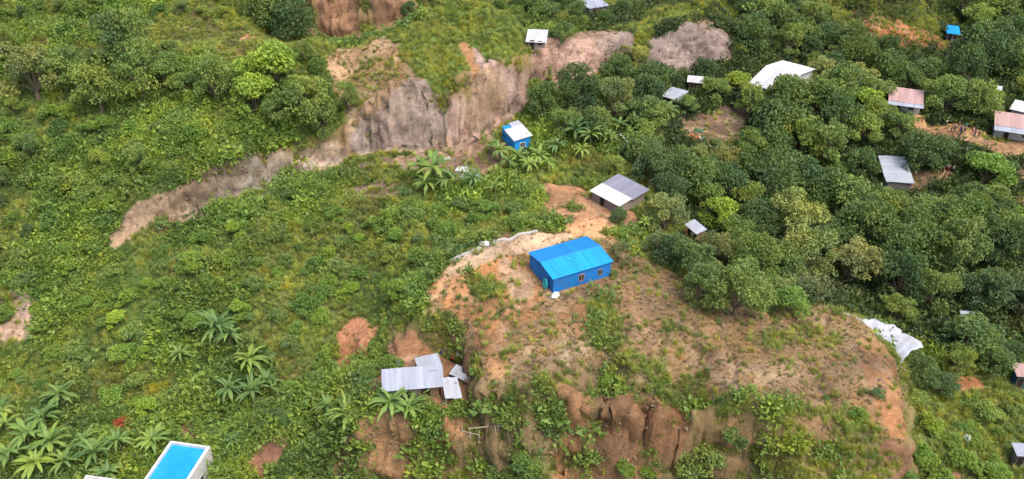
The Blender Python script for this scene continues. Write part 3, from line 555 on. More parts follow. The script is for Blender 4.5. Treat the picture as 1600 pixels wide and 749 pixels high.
def gable(root, L, W, h, rise, m, m2=None, over=.0, cap=True):
    a = MB().sheet((-L/2-over, -W/2-over, h), (L/2+over, -W/2-over, h), (L/2+over, 0, h+rise), (-L/2-over, 0, h+rise)).build('roof', m, root)
    b = MB().sheet((L/2+over, W/2+over, h), (-L/2-over, W/2+over, h), (-L/2-over, 0, h+rise), (L/2+over, 0, h+rise)).build('roof', m2 or m, root)
    if cap: MB().prism([(-.22, h+rise+.0), (0, h+rise+.08), (.22, h+rise+.0), (0, h+rise+.05)], -L/2-over, L/2+over).build('ridge_cap', m2 or m, root)
    return a, b

# the blue house
r, L, W = root_of('blue', 'blue_house', 'bright blue metal house with gable roof alone on the bare soil plateau')
walls(r, L, W, 2.55, 2.55, M['blue_wall'], .6, .2)
gable(r, L, W, 2.6, .6, M['blue_roof'], M['blue_roof_shaded'], .05)  # shade painted into the far slope and ridge cap
opening(r, 'window', 'f', -L*.02, .8, .8, 1.0, L, W, M['pink'], M['dark'], .2, .06)
opening(r, 'window', 'f', L*.30, .8, .6, .9, L, W, M['plank'], M['dark'], .2, .06)
opening(r, 'door', 'l', W*.22, 0, .9, 1.9, L, W, M['blue_wall2'], M['blue_wall'], .2)
fl = MB(); fl.prism([(-.18, 3.5), (.18, 3.42), (.18, 3.54), (-.18, 3.6)], -.3, .3); v_ = fl.build('roof_vent', M['teal'], r); v_.location = (-L*.08, -W*.12, -.42)
# things leaning on its gable end
q = BL['blue']
def at_b(key, x, y, z=0.0):
    q = BL[key]; c, s = math.cos(q['yaw']), math.sin(q['yaw']); return Vector((q['c'][0]+x*c-y*s, q['c'][1]+x*s+y*c, q['c'][2]+z))
dish = MB(); k = 18
ring = lambda rr, z: [(rr*.62*math.cos(i*2*math.pi/k), rr*math.sin(i*2*math.pi/k), z) for i in range(k)]
dish.add(ring(.85, .16)+ring(.8, .0)+ring(.4, -.06)+ring(.95, .20), [(i, (i+1) % k, k+(i+1) % k, k+i) for i in range(k)]+[(k+i, k+(i+1) % k, 2*k+(i+1) % k, 2*k+i) for i in range(k)]+[tuple(range(2*k, 3*k))]+[(3*k+i, 3*k+(i+1) % k, (i+1) % k, i) for i in range(k)])
o = dish.build('wash_tub', M['teal']); o.location = at_b('blue', -L/2-.25, -W*.30, 1.05); o.rotation_euler = (0, R(-98), q['yaw']); o.rotation_euler = (R(90), 0, q['yaw']-math.pi/2); tag(o, 'turquoise oval tub leaning on the gable wall of the blue house', 'tub')
def sack(name, loc, s, m, label, cat, rz=0, sq=.6, grp=None, seed=1):
    bm = bmesh.new(); bmesh.ops.create_icosphere(bm, subdivisions=4, radius=1)
    rr = random.Random(seed); ph = [rr.uniform(0, 6) for _ in range(6)]
    for v in bm.verts:
        k = 1+.13*math.sin(v.co.x*5+ph[0])*math.sin(v.co.y*4+ph[1])+.08*math.sin(v.co.z*7+ph[2]+v.co.x*6)
        k += .07*math.sin(v.co.x*13+ph[3])*math.sin(v.co.y*11+ph[4])+.05*math.sin(v.co.z*19+v.co.y*15+ph[5])
        v.co = Vector((v.co.x*s[0]*k, v.co.y*s[1]*k, max(v.co.z, -.55)*s[2]*k+.5*s[2]))
    me = bpy.data.meshes.new(name); bm.to_mesh(me); bm.free(); me.materials.append(m); me.polygons.foreach_set('use_smooth', [True]*len(me.polygons))
    o = bpy.data.objects.new(name, me); C.objects.link(o); o.location = loc; o.rotation_euler.z = rz; tag(o, label, cat, grp); return o
sack('sack', at_b('blue', -L/2+.1, -W/2-.6), (.75, .5, .35), M['cloth_white'], 'white sack lying at the near corner of the blue house', 'sack', 1, seed=2)

# lower shack on its ledge
r, L, W = root_of('shack', 'tin_shack', 'shack with long pale corrugated roof on the red ledge below the plateau', 'shack')
walls(r, L, W, 2.45, 3.25, M['plank'], 0, .5, x0=-L/2+.5, x1=L*.12)
walls(r, L, W, 2.45, 3.25, M['wood'], 0, .8, 'side_wall', x0=L*.28, x1=L*.42)
mono(r, L, W, 2.55, 3.35, M['tin_white'], .05, sag=.03)
for x in (-L/2+.3, L*.12, L/2-.25): MB().tube([(x, -W/2+.25, -.8), (x, -W/2+.25, 2.55)], .07).build('post', M['wood'], r)
opening(r, 'door', 'f', -L*.1, 0, .9, 1.7, L, W, M['wood'], M['dark'], .5)
r, L, W = root_of('shack_rear', 'lean_to', 'small grey lean-to roof behind the long pale roof of the ledge shack', 'lean-to')
r.location.z = BL['shack']['c'][2]+.1
walls(r, L, W, 2.4, 2.7, M['plank'], 0, .3); mono(r, L, W, 2.5, 2.85, M['tin'], .08, sag=.05)
r, L, W = root_of('shack_side', 'washing_shelter', 'white sheet shelter on thin posts beside the ledge shack', 'shelter')
r.location.z = BL['shack']['c'][2]
MB().sheet((-L/2, -W/2, 1.5), (L/2, -W/2, 1.3), (L/2-.3, W/2, 2.1), (-L/2-.1, W/2, 2.2), .8, .04, .02, .1, 6).build('roof', M['tarp'], r)
for x, y, z in ((-L/2+.15, -W/2+.2, 1.5), (L/2-.2, -W/2+.2, 1.3), (L/2-.4, W/2-.2, 2.0), (-L/2+.1, W/2-.2, 2.1)): MB().tube([(x, y, -.8), (x, y, z)], .045).build('post', M['bamboo'], r)
def tin_sheet(u, v, l, wd, rz, m, label, tilt=(0, 0), z=.25, name='tin_sheet', cat='metal sheet', grp=None):
    p = G(u, v); o = MB().sheet((-l/2, -wd/2, 0), (l/2, -wd/2, 0), (l/2, wd/2, 0), (-l/2, wd/2, 0), .3, .03, .015, .05, 4).build(name, m)
    o.location = p+Vector((0, 0, z)); o.rotation_euler = (tilt[0], tilt[1], rz); tag(o, label, cat, grp); return o
tin_sheet(724, 592, 3.4, 1.9, -.5, M['tin'], 'grey sheet propped up beyond the white shelter at the ledge shack', (.2, .1), .9)
sack('rubble_pile', G(567, 618), (1.1, .8, .4), M['concrete'], 'pale rubble heap at the open end of the ledge shack', 'rubble pile', seed=5)
sack('laundry_heap', G(619, 573), (.6, .4, .9), M['purple'], 'purple laundry heap behind the far eave of the ledge shack', 'laundry', seed=6)
sack('laundry_heap', G(613, 568), (.4, .4, .8), M['cloth_white'], 'white laundry heap next to the purple one behind the ledge shack', 'laundry', seed=7)
r_ = random.Random(3)
for i, (u, v, m, lab) in enumerate([(700,548,'wood','brown firewood heap against the cut bank behind the ledge shack'), (708,560,'red','red bundle among the clutter behind the ledge shack'),
        (716,556,'concrete','grey bundle among the clutter under the cut bank'), (690,553,'denim','dark bundle under the cut bank behind the ledge shack')]):
    sack('bundle', G(u, v), (.4, .3, .35), M[m], lab, 'bundle', r_.random()*3, seed=10+i, grp='bundles behind the ledge shack')
MB().box(-1.9, 1.9, -.12, .12, -.25, .35).build('low_wall', M['wood']).location = G(712, 630)
tag(bpy.data.objects['low_wall'], 'low brown retaining board at the edge of the shack ledge', 'low wall')

# grey hut on the orange path
r, L, W = root_of('hut', 'grey_hut', 'grey plank hut with a half cream and half grey tin roof', 'hut')
walls(r, L, W, 1.7, 2.5, M['plank'], 0, .35)
hy = -W/2+W*.45; hz = 1.8+(.45)*.8
MB().sheet((-L/2, -W/2, 1.84), (L/2, -W/2, 1.84), (L/2, hy, hz+.04), (-L/2, hy, hz+.04), n2=2).build('roof_panel', M['cream'], r)
MB().sheet((-L/2, hy-.15, hz-.05), (L/2+.3, hy-.15, hz-.05), (L/2+.3, W/2+.2, 2.6), (-L/2, W/2+.2, 2.6), sag=.04, n2=4).build('roof', M['tin_old'], r)
opening(r, 'door', 'f', -L*.1, 0, .9, 1.55, L, W, M['wood'], M['dark'], .35)
opening(r, 'window', 'l', 0, .9, .8, .7, L, W, M['wood'], M['dark'], .35)

# white roofed blue hut under the cliff
r, L, W = root_of('bluewhite', 'white_roofed_hut', 'hut with white roof and blue walls among bananas under the pale cliff', 'hut')
walls(r, L, W, 2.5, 3.0, M['blue_wall2'], 0, .25)
MB().sheet((-L*.22, -W/2, 2.6), (L/2+.15, -W/2, 2.6), (L/2+.15, W/2+.1, 3.12), (-L*.22, W/2+.1, 3.12), n2=3).build('roof', M['cream'], r)
MB().sheet((-L/2, -W*.05, 2.82), (-L*.22-.02, -W*.05, 2.82), (-L*.22-.02, W/2+.1, 3.1), (-L/2, W/2+.1, 3.1), n2=3).build('roof', M['tin_white'], r)
MB().box(-L/2+.1, -L*.22, -W/2+.1, -W*.05, 1.0, 1.12).build('awning', M['dark'], r)
opening(r, 'window', 'r', 0, 1.0, .9, .8, L, W, M['white'], M['glass'])

# large white roof in the trees
r, L, W = root_of('bigwhite', 'white_hall', 'large building with a bright white gable roof rising out of the trees', 'building')
walls(r, L, W, 3.9, 3.9, M['white'], 1.4, .3); gable(r, L, W, 4.0, 1.4, M['cream'], M['white'], .3)
for x in (-.3, 0, .3): opening(r, 'window', 'f', x*L, 1.4, 1.3, 1.2, L, W, M['white'], M['glass'], .3)
opening(r, 'door', 'l', 0, 0, 1.6, 2.3, L, W, M['wood'], M['dark'], .3)

def small(key, name, label, roof, wall, hf, hb, cat='hut', sag=.03, win=True):
    r, L, W = root_of(key, name, label, cat); walls(r, L, W, hf, hb, M[wall], 0, .3); mono(r, L, W, hf+.08, hb+.08, M[roof], .12, sag=sag)
    if win:
        opening(r, 'window', 'f', L*.2, .9, .8, .8, L, W, M['wood'], M['dark'], .3); opening(r, 'door', 'f', -L*.2, 0, .8, 1.8, L, W, M['wood'], M['dark'], .3)
    return r, L, W
r, L, W = small('pinkroof', 'rusty_roofed_hut', 'hut with pinkish rusty roof and pale eave beyond the path crowd', 'pink', 'concrete', 2.4, 3.2)
MB().sheet((-L/2-.2, -W/2-1.3, 2.1), (L/2+.2, -W/2-1.3, 2.1), (L/2+.2, -W/2-.02, 2.42), (-L/2-.2, -W/2-.02, 2.42)).build('awning', M['tin_white'], r)
r, L, W = small('eastroof', 'grey_walled_house', 'grey walled house with pinkish roof and pale eave beside the path', 'pink', 'concrete', 2.7, 3.5, 'house')
MB().sheet((-L/2-.1, -W/2-1.6, 2.3), (L/2, -W/2-1.6, 2.3), (L/2, -W/2-.12, 2.72), (-L/2-.1, -W/2-.12, 2.72)).build('awning', M['tin_white'], r)
small('eastwhite', 'white_roofed_house', 'house with a plain white roof just behind the grey walled house', 'cream', 'concrete', 3.1, 3.7, 'house')
r, L, W = small('greylong', 'long_grey_roof_shed', 'narrow shed with bluish grey tin roof half under a dark tree', 'tin', 'plank', 2.2, 2.5, 'shed', .12)
small('north', 'dark_walled_hut', 'small pale roofed hut with dark walls in woods behind the ridge', 'tin_white', 'plank', 2.3, 2.8)
small('ridge', 'ridge_shed', 'low white roofed shed on the ridge between grassy dome and cliff', 'cream', 'plank', 1.5, 1.9, 'shed')
small('lilac', 'lilac_grey_roof_hut', 'hut with lilac grey roof in the hollow under the far cliff', 'tin', 'dark', 2.1, 2.6)
small('pale', 'pale_roofed_hut', 'hut with a thin white roof beside the lilac grey roof', 'cream', 'dark', 2.3, 2.6)
small('tiny', 'tiny_tin_hut', 'tiny hut with shiny pale roof in trees beyond the blue house', 'tin_white', 'wood', 2.1, 2.6)
small('bluefar', 'blue_tarp_hut', 'tiny pale blue roofed hut at the foot of the far grassy hill', 'blue_roof', 'tin_white', 2.1, 2.5)
small('farwhite', 'far_white_hut', 'tiny white hut in the far woods past the grassy hill', 'cream', 'white', 2.2, 2.6)
small('midwhite', 'woodland_hut', 'tiny white roofed hut in dark woods behind the grey walled house', 'cream', 'white', 3.1, 3.3)
small('woodroof', 'woodland_hut', 'small pale roof showing between trees in front of the rusty roof', 'tin_white', 'plank', 3.9, 4.1)
small('woodroof2', 'woodland_hut', 'small pale roof in tree tops below the large white roof', 'cream', 'plank', 3.9, 4.1)
small('eastlow', 'grey_roofed_hut', 'small grey roofed hut in dark trees beyond the white tarpaulin shelter', 'tin', 'wood', 2.3, 2.6)
small('eastred', 'red_and_teal_hut', 'hut with dark red roof and teal wall at the edge of the woods', 'pink', 'teal_wall', 2.4, 2.8)
small('eastgrey', 'pale_blue_roofed_hut', 'hut with pale blue roof at the edge of the lower scrub', 'tin_white', 'plank', 2.3, 2.6)

# flat roofed houses at the valley floor
r, L, W = root_of('court', 'flat_roofed_house', 'white house whose flat roof is coated bright blue inside a parapet', 'house')
h = 4.6; MB().box(-L/2, L/2, -W/2, W/2, -1, h-.55).build('wall', M['white'], r)
MB().box(-L/2+.3, L/2-.45, -W/2+.3, W/2-.3, h-.55+.003, h-.38).build('roof', M['pool'], r)
pr = MB(); t = .28
pr.box(-L/2-.03, L/2+.03, W/2-t, W/2+.03, h-.547, h+.05); pr.box(-L/2-.03, L/2+.03, -W/2-.03, -W/2+t, h-.547, h+.05); pr.box(-L/2-.03, -L/2+t, -W/2+t, W/2-t, h-.547, h+.048); pr.box(L/2-t-.15, L/2+.03, -W/2+t, W/2-t, h-.547, h+.048)
pr.build('parapet', M['white'], r)
for y in (-W*.25, W*.1): opening(r, 'window', 'r', y, 1.3, 1.1, 1.1, L, W, M['white'], M['glass'], 0)
opening(r, 'window', 'b', 0, 1.3, 1.1, 1.1, L, W, M['white'], M['glass'], 0)
r, L, W = root_of('deck', 'low_flat_roofed_house', 'flat roofed house with white rim and bare grey pink screed roof', 'house')
h = 3.6; MB().box(-L/2, L/2, -W/2, W/2, -1, h-.3).build('wall', M['white'], r); MB().box(-L/2+.3, L/2-.3, -W/2+.3, W/2-.3, h-.297, h-.2).build('roof', M['soil'], r)
pr = MB(); pr.box(-L/2-.03, L/2+.03, W/2-t, W/2+.03, h-.297, h); pr.box(-L/2-.03, L/2+.03, -W/2-.03, -W/2+t, h-.297, h); pr.box(-L/2-.03, -L/2+t, -W/2+t, W/2-t, h-.297, h-.002); pr.box(L/2-t, L/2+.03, -W/2+t, W/2-t, h-.297, h-.002)
pr.build('parapet', M['white'], r)

# white tarpaulin shelter below the plateau rim
P4 = [Vector(pz(*p)) for p in ((1312,489,-3.8), (1390,506,-5.0), (1442,538,-6.4), (1384,582,-6.4))]
org = Vector((sum(p.x for p in P4)/4, sum(p.y for p in P4)/4, -11)); r = empty('tarpaulin_shelter', org); tag(r, 'large rumpled white tarpaulin shelter under the outer rim of the plateau', 'shelter')
tb = MB(); n = 26; top = []
for i in range(n+1):
    for j in range(n+1):
        u, w_ = i/n, j/n
        p = (P4[0]*(1-u)+P4[1]*u)*(1-w_)+(P4[3]*(1-u)+P4[2]*u)*w_-org
        p.z += .16*math.sin(u*9+w_*3)*math.sin(w_*8)+.07*math.sin(u*19+w_*11)+.05*math.sin(w_*31+u*5)-.5*math.sin(math.pi*u)*math.sin(math.pi*w_)
        e = .3*math.sin(w_*9)+.12*math.sin(w_*23+1) if i in (0, n) else 0; p.x += e
        e = .3*math.sin(u*11)+.12*math.sin(u*29) if j in (0, n) else 0; p.y += e
        top.append(p)
k = n+1; N = len(top); f = []
for i in range(n):
    for j in range(n): q0 = i*k+j; f += [(q0, q0+1, q0+k+1, q0+k), (N+q0, N+q0+k, N+q0+k+1, N+q0+1)]
tb.add(top+[p-Vector((0, 0, .04)) for p in top], f); tb.build('roof', M['tarp'], r, True)
for p in P4+[(P4[0]+P4[3])/2]:
    x, y = org.x+(p.x-org.x)*.88, org.y+(p.y-org.y)*.88
    MB().tube([(x-org.x, y-org.y, hgt(x, y)-org.z-.4), (x-org.x, y-org.y, p.z-org.z-.2)], .08).build('post', M['bamboo'], r)

# loose sheets, board, orange tarp, far scraps
tin_sheet(728, 267, 3.6, 2.0, -.2, M['cream'], 'bright white sheet lying by the bananas at the cliff foot')
tin_sheet(737, 278, 4.2, 1.5, -.05, M['tin_white'], 'pale sheet lying just in front of the bright white sheet', z=.3)
tin_sheet(744, 224, .9, 3.6, -.45+math.pi, M['cream'], 'white board propped up on the bare cliff foot yard', (.75, 0), 1.0, 'board', 'board')
tin_sheet(697, 250, 1.6, 1.1, .4, M['cream'], 'small pale sheet above the bananas of the cliff foot yard')
tin_sheet(291, 376, 1.3, .8, .4, M['white'], 'small white sheet lying alone in the scrub below the pale cut bank', z=.9)
tin_sheet(975, 228, .5, 2.6, .6, M['cream'], 'thin pale board in the banana grove above the grey hut', (.3, 0), 1.6, 'board', 'board')
sack('tarpaulin_heap', G(1076, 216), (2.0, 1.3, .45), M['orange'], 'orange tarpaulin heaped on the dark clearing in the woods', 'tarpaulin', -.1, seed=8)
sack('sack', G(1091, 219), (.7, .5, .5), M['cloth_white'], 'pale sack beside the orange tarpaulin heap', 'sack', seed=9)
sack('sack', G(1510, 690), (.5, .7, .7), M['cloth_white'], 'white sack lying in the lower scrub under the tree with big leaves', 'sack', seed=12)
sack('net_heap', G(1092, 205), (1.0, .6, .25), M['green_net'], 'dark green net heap on the clearing behind the orange tarpaulin', 'net', seed=13)
# concrete kerb along the plateau rim
def strip(name, uv, wd, ht, m, label, cat):
    P = [G(*q) for q in uv]; Q = []
    for a, b in zip(P[:-1], P[1:]):
        n = max(1, int((b-a).length/.7)); Q += [a+(b-a)*i/n for i in range(n)]
    Q.append(P[-1]); vs = []
    for i, p in enumerate(Q):
        d = (Q[min(i+1, len(Q)-1)]-Q[max(i-1, 0)]); d.z = 0; d.normalize(); s_ = Vector((-d.y, d.x, 0))*wd/2*(1+.25*math.sin(i*1.7))
        z = hgt(p.x, p.y)
        for sg, zz in ((-1, -.4), (-1, ht), (1, ht), (1, -.4)): vs.append((p.x+s_.x*sg-Q[0].x, p.y+s_.y*sg-Q[0].y, z+zz-Q[0].z))
    f = [(i*4+j, i*4+(j+1) % 4, i*4+4+(j+1) % 4, i*4+4+j) for i in range(len(Q)-1) for j in range(4)]+[(3, 2, 1, 0), tuple(len(Q)*4-4+j for j in range(4))]
    o = MB().add(vs, f).build(name, m); o.location = Q[0]; tag(o, label, cat); return o
strip('retaining_kerb', [(690,422),(705,408),(730,397),(752,389)], .5, .28, M['concrete'], 'pale kerb curving round the outer corner of the plateau path', 'kerb')
strip('retaining_kerb', [(754,386),(780,377),(810,368),(840,362)], .5, .30, M['concrete'], 'straight pale kerb along the path above the blue house', 'kerb')
sack('rubble_pile', G(757, 383), (1.0, .6, .45), M['cloth_white'], 'white rubble heap where the two plateau kerbs meet', 'rubble pile', seed=15)
# bleached pole fence on the lower slope
b0 = G(760, 690); r = empty('pole_fence', b0); tag(r, 'bleached fence of thin leaning poles on the slope below the ledge shack', 'fence')
tops = []
for i, (u, v, dx, hh) in enumerate([(722,692,.1,1.6), (736,695,-.2,1.8), (748,697,.1,1.3), (761,695,.15,2.2), (772,697,.6,2.1), (779,696,-.5,2.3), (793,697,.1,2.5)]):
    p = G(u, v)-b0; q_ = p+Vector((dx, .1, hh+1.3)); MB().tube([p-Vector((0, 0, .6)), q_], [.09, .065]).build('post', M['bamboo'], r); tops.append(q_-Vector((0, 0, .25)))
MB().tube([tops[1], tops[3], tops[6]], .065).build('rail', M['bamboo'], r); MB().tube([tops[0]-Vector((0, 0, .6)), tops[2]-Vector((0, 0, .4))], .045).build('rail', M['bamboo'], r)

# ------------------------------------------------------------------ people
def skin_mesh(name, pts, edges, rad, m, parent=None, sub=1):
    me = bpy.data.meshes.new(name); me.from_pydata(pts, edges, []); me.materials.append(m)
    o = bpy.data.objects.new(name, me); C.objects.link(o)
    if parent: o.parent = parent
    md = o.modifiers.new('skin', 'SKIN'); md.use_smooth_shade = True
    for i, r0 in enumerate(rad): me.skin_vertices[0].data[i].radius = (r0[0], r0[1]) if isinstance(r0, tuple) else (r0, r0)
    me.skin_vertices[0].data[0].use_root = True
    sb = o.modifiers.new('subdivision', 'SUBSURF'); sb.levels = sub; sb.render_levels = sub
    return o
def person(stride, arm, shirt, trousers):
    """standing or stepping figure, 1.68 m, facing -Y: one skinned body, with shirt, trousers and hair over it"""
    s, a = stride, arm
    P = [(0,0,.92),(0,0,1.08),(0,0,1.25),(0,0,1.40),(0,-.01,1.47),(0,-.02,1.56),(0,-.025,1.64),
         (.09,0,.88),(.10,-s*.5,.48),(.10,-s+.03,.07),(.10,-s-.13,.03),(-.09,0,.88),(-.10,s*.45-.05,.48),(-.10,s+.05,.08),(-.10,s-.09,.03),
         (.17,0,1.37),(.22,a*.4,1.12),(.23,-a*.4-.06,.90),(.23,-a*.5-.09,.81),(-.17,0,1.37),(-.22,-a*.4,1.12),(-.23,a*.4-.04,.90),(-.23,a*.5-.07,.81)]
    E = [(0,1),(1,2),(2,3),(3,4),(4,5),(5,6),(0,7),(7,8),(8,9),(9,10),(0,11),(11,12),(12,13),(13,14),(3,15),(15,16),(16,17),(17,18),(3,19),(19,20),(20,21),(21,22)]
    Rr = [(.13,.10),(.12,.09),(.14,.10),(.12,.09),.05,.085,.085,.085,.055,.035,.03,.085,.055,.035,.03,.055,.042,.032,.035,.055,.042,.032,.035]
    b = skin_mesh('person', P, E, Rr, M['skin'])
    skin_mesh('shirt', [P[1],P[2],P[3],P[15],((P[15][0]+P[16][0])/2,P[16][1]/2,1.25),P[19],((P[19][0]+P[20][0])/2,P[20][1]/2,1.25),(0,0,.95)], [(0,1),(1,2),(2,3),(3,4),(2,5),(5,6),(0,7)],
              [(.14,.11),(.16,.12),(.14,.11),.07,.06,.07,.06,(.15,.12)], M[shirt], b)
    skin_mesh('trousers', [P[0],P[7],P[8],(P[9][0],P[9][1],.14),P[11],P[12],(P[13][0],P[13][1],.14)], [(0,1),(1,2),(2,3),(0,4),(4,5),(5,6)], [(.145,.12),.105,.072,.055,.105,.072,.055], M[trousers], b)
    skin_mesh('hair', [(0,.02,1.60),(0,.01,1.67),(0,-.01,1.70)], [(0,1),(1,2)], [.095,.09,.05], M['hair'], b)
    return b
cl = {'red':'red', 'cloth_white':'white', 'navy':'navy blue', 'denim':'dark grey', 'purple':'purple', 'orange':'orange', 'teal':'turquoise'}
PEOPLE = [(1497,200,.1,'orange','denim',"standing back from the path crowd"),(1508,203,.1,'teal','navy',"just beyond the path crowd"),(1471,196,.0,'red','denim',"first of the file, nearest the rusty roofed hut"),(1478,202,.25,'cloth_white','denim',"on the bare path under the leaning trees"),(1486,206,.0,'denim','denim',"at the head of the path crowd"),
 (1493,207,.2,'navy','denim',"second in the path crowd"),(1499,209,.0,'purple','navy',"third in the path crowd"),(1505,210,.2,'denim','navy',"in the middle of the path crowd"),(1510,212,.0,'cloth_white','navy',"in the middle of the path crowd"),
 (1516,213,.15,'cloth_white','red',"brightest of the path crowd"),(1522,214,.0,'navy','navy',"at the tail of the path crowd"),(1528,216,.25,'denim','denim',"last of the path crowd near the grey walled house"),
 (1408,283,.0,'denim','denim',"by the narrow grey shed"),(1416,285,.2,'navy','denim',"on the bare yard beside the grey shed"),(1472,272,.0,'denim','denim',"on the bare yard under the dark tree"),(1481,268,.2,'cloth_white','red',"on the bare yard under the dark tree"),
 (1488,270,.0,'cloth_white','denim',"at the yard edge beside the bright green tree"),(1396,303,.0,'cloth_white','navy',"below the grey shed in front of the yard"),
 (713,613,.0,'denim','denim',"at the white sheet shelter of the ledge shack"),(213,722,.0,'purple','denim',"among bananas beside the blue flat roof")]
for i, (u, v, st, sh, tr, where) in enumerate(PEOPLE):
    b = person(st, st*.8+.05, sh, tr); p = G(u+random.uniform(-5, 5)*(1 < i < 10), v+random.uniform(-5, 3)*(1 < i < 10)); b.location = p; b.rotation_euler.z = random.uniform(0, 6.28)
    tag(b, f'person in {cl[sh]} shirt {where}', 'person', 'people on the dirt path' if i < 12 else None)

# ------------------------------------------------------------------ foliage
def leaf_mat(name, col, var=.35, trans=.25, patch=.06, dead=.25):
    """leaf green that differs from plant to plant and leaf to leaf"""
    m, nt, b = mat(name)
    n = noise(nt, patch, 4, 'World', .65); r = ramp(nt, n, [(.3, (1-var, 1-var, 1-var*.6)), (.7, (1+var*1.1, 1+var*.8, 1-var*.2))])
    c = mix(nt, col, r, 1.0, 'MULTIPLY')
    n2 = noise(nt, patch*3.1, 3, 'World', .6); c = mix(nt, c, ramp(nt, n2, [(.32, (.72, .82, 1.0)), (.5, (1, 1, 1)), (.7, (1.32, 1.12, .95))]), 1.0, 'MULTIPLY')
    n3 = noise(nt, .04, 5, 'World', .7); c = mix(nt, c, (col[0]*1.5, col[1]*.95, col[2]*1.3), ramp(nt, n3, [(.55, 0.0), (.68, dead)]))
    oi = node(nt, 'ShaderNodeObjectInfo'); rr = ramp(nt, oi.outputs['Random'], [(0, (.78, .82, .95)), (.5, (1, 1, 1)), (1, (1.32, 1.18, .9))]); c = mix(nt, c, rr, 1.0, 'MULTIPLY')
    at = node(nt, 'ShaderNodeAttribute', attribute_name='tone'); tr = ramp(nt, at.outputs['Fac'], [(0, (.74, .78, .8)), (.6, (1, 1, 1)), (1, (1.32, 1.22, 1.0))]); c = mix(nt, c, tr, 1.0, 'MULTIPLY')
    nt.links.new(c, b.inputs['Base Color']); b.inputs['Roughness'].default_value = .55; b.inputs['Specular IOR Level'].default_value = .3
    t = node(nt, 'ShaderNodeBsdfTranslucent'); nt.links.new(mix(nt, c, (1.3, 1.25, .5), 1.0, 'MULTIPLY'), t.inputs[0])
    ms = node(nt, 'ShaderNodeMixShader'); ms.inputs[0].default_value = trans
    nt.links.new(b.outputs[0], ms.inputs[1]); nt.links.new(t.outputs[0], ms.inputs[2]); nt.links.new(ms.outputs[0], nt.nodes['Material Output'].inputs[0])
    return m
ML = dict(dense=leaf_mat('dark_leaf', (.105, .175, .055), .3), mid=leaf_mat('mid_leaf', (.165, .25, .07), .3), light=leaf_mat('light_leaf', (.26, .32, .10), .3),
          bright=leaf_mat('bright_leaf', (.18, .30, .055), .25), olive=leaf_mat('olive_leaf', (.17, .21, .085), .3), banana=leaf_mat('banana_leaf', (.155, .255, .07), .2, .3),
          under=leaf_mat('undergrowth_leaf', (.165, .265, .062), .38, .3, .05, .2), grass=leaf_mat('grass_blade', (.28, .35, .10), .3, .3, .10), dry=leaf_mat('dry_grass_blade', (.37, .30, .17), .3, .2, .2),
          floor=leaf_mat('shaded_floor_leaf', (.06, .095, .032), .3, .2, .08), shrub=leaf_mat('shrub_leaf', (.15, .255, .055), .3, .3, .06), yellow=leaf_mat('yellow_leaf', (.30, .30, .03), .2), redleaf=leaf_mat('reddish_leaf', (.22, .06, .04), .3), bark=paint_mat('bark', (.13, .10, .07), .4, .9, sc=3), stem=paint_mat('banana_stem', (.14, .15, .06), .5, .8, (.12, .07, .03), 3))  # floor: leaf green darkened to paint in the shade under the trees
def leaves_np(cen, out, size, rg, droop=.3, aspect=.55, jit=.7, tone=None):
    """rhombic leaves: centre points, outward directions, lengths"""
    n = len(cen); d = out+jit*rg.normal(size=(n, 3)); d[:, 2] -= droop; d /= np.linalg.norm(d, axis=1, keepdims=True)+1e-9
    up = np.array([0, 0, 1.0])+.5*rg.normal(size=(n, 3)); s = np.cross(d, up); s /= np.linalg.norm(s, axis=1, keepdims=True)+1e-9
    L_ = size[:, None]
    co = np.stack([cen-d*L_*.5, cen+s*L_*aspect*.5-d*L_*.05, cen+d*L_*.5, cen-s*L_*aspect*.5-d*L_*.05], 1).reshape(-1, 3)
    f = np.arange(4*n).reshape(n, 4); t = rg.random(n) if tone is None else tone
    return co, f, np.repeat(t, 4)
def to_mesh(name, parts, m):
    off = 0; cs, fs, ts = [], [], []
    for co, f, t in parts: cs.append(co); fs.append(f+off); ts.append(t); off += len(co)
    me = mesh_np(name, np.concatenate(cs), np.concatenate(fs), m)
    a = me.attributes.new('tone', 'FLOAT', 'POINT'); a.data.foreach_set('value', np.concatenate(ts).astype(np.float32)); return me
def crown_parts(seed, nl, leaves, lobes, flat, leaf, spread=.62, airy=False, jit=.7):
    rg = np.random.default_rng(seed); parts = []; cen = []
    for i in range(lobes):
        a = i*2.4+rg.random(); rr = spread*math.sqrt((i+.4)/lobes)*(1+.25*rg.normal()); rr = min(rr, .85)
        z = (.12+.85*math.sqrt(max(0, 1-(rr/.95)**2))*rg.uniform(.55, 1.0))*flat
        if i % 3 == 2: rr = rg.uniform(.5, .78); z = rg.uniform(.02, .35)*flat
        cen.append((rr*math.cos(a), rr*math.sin(a), z, rg.uniform(.24, .42)*(.85 if airy else 1)))
    per = leaves//lobes
    for x, y, z, lr in cen:
        d = rg.normal(size=(per, 3)); d[:, 2] = np.where(rg.random(per) < .75, np.abs(d[:, 2]), d[:, 2]); d /= np.linalg.norm(d, axis=1, keepdims=True)
        # small sprays on the lobe, so its surface breaks up
        k = 14; sp_ = rg.normal(size=(k, 3)); sp_[:, 2] = np.abs(sp_[:, 2]); sp_ /= np.linalg.norm(sp_, axis=1, keepdims=True)
        near = (d@sp_.T).max(1); rad = lr*(.62+.5*np.clip((near-.55)/.45, 0, 1)**1.5)*(1-.45*rg.random(per)**3)
        p = np.array([x, y, z])+d*rad[:, None]*np.array([1, 1, .8])
        t = np.clip(.32+.35*rg.random(per)+.35*(near-.7)+rg.uniform(-.16, .16), 0, 1)
        parts.append(leaves_np(p, d, leaf*rg.uniform(.6, 1.4, per), rg, .25, .55, jit, t))
    return parts, cen
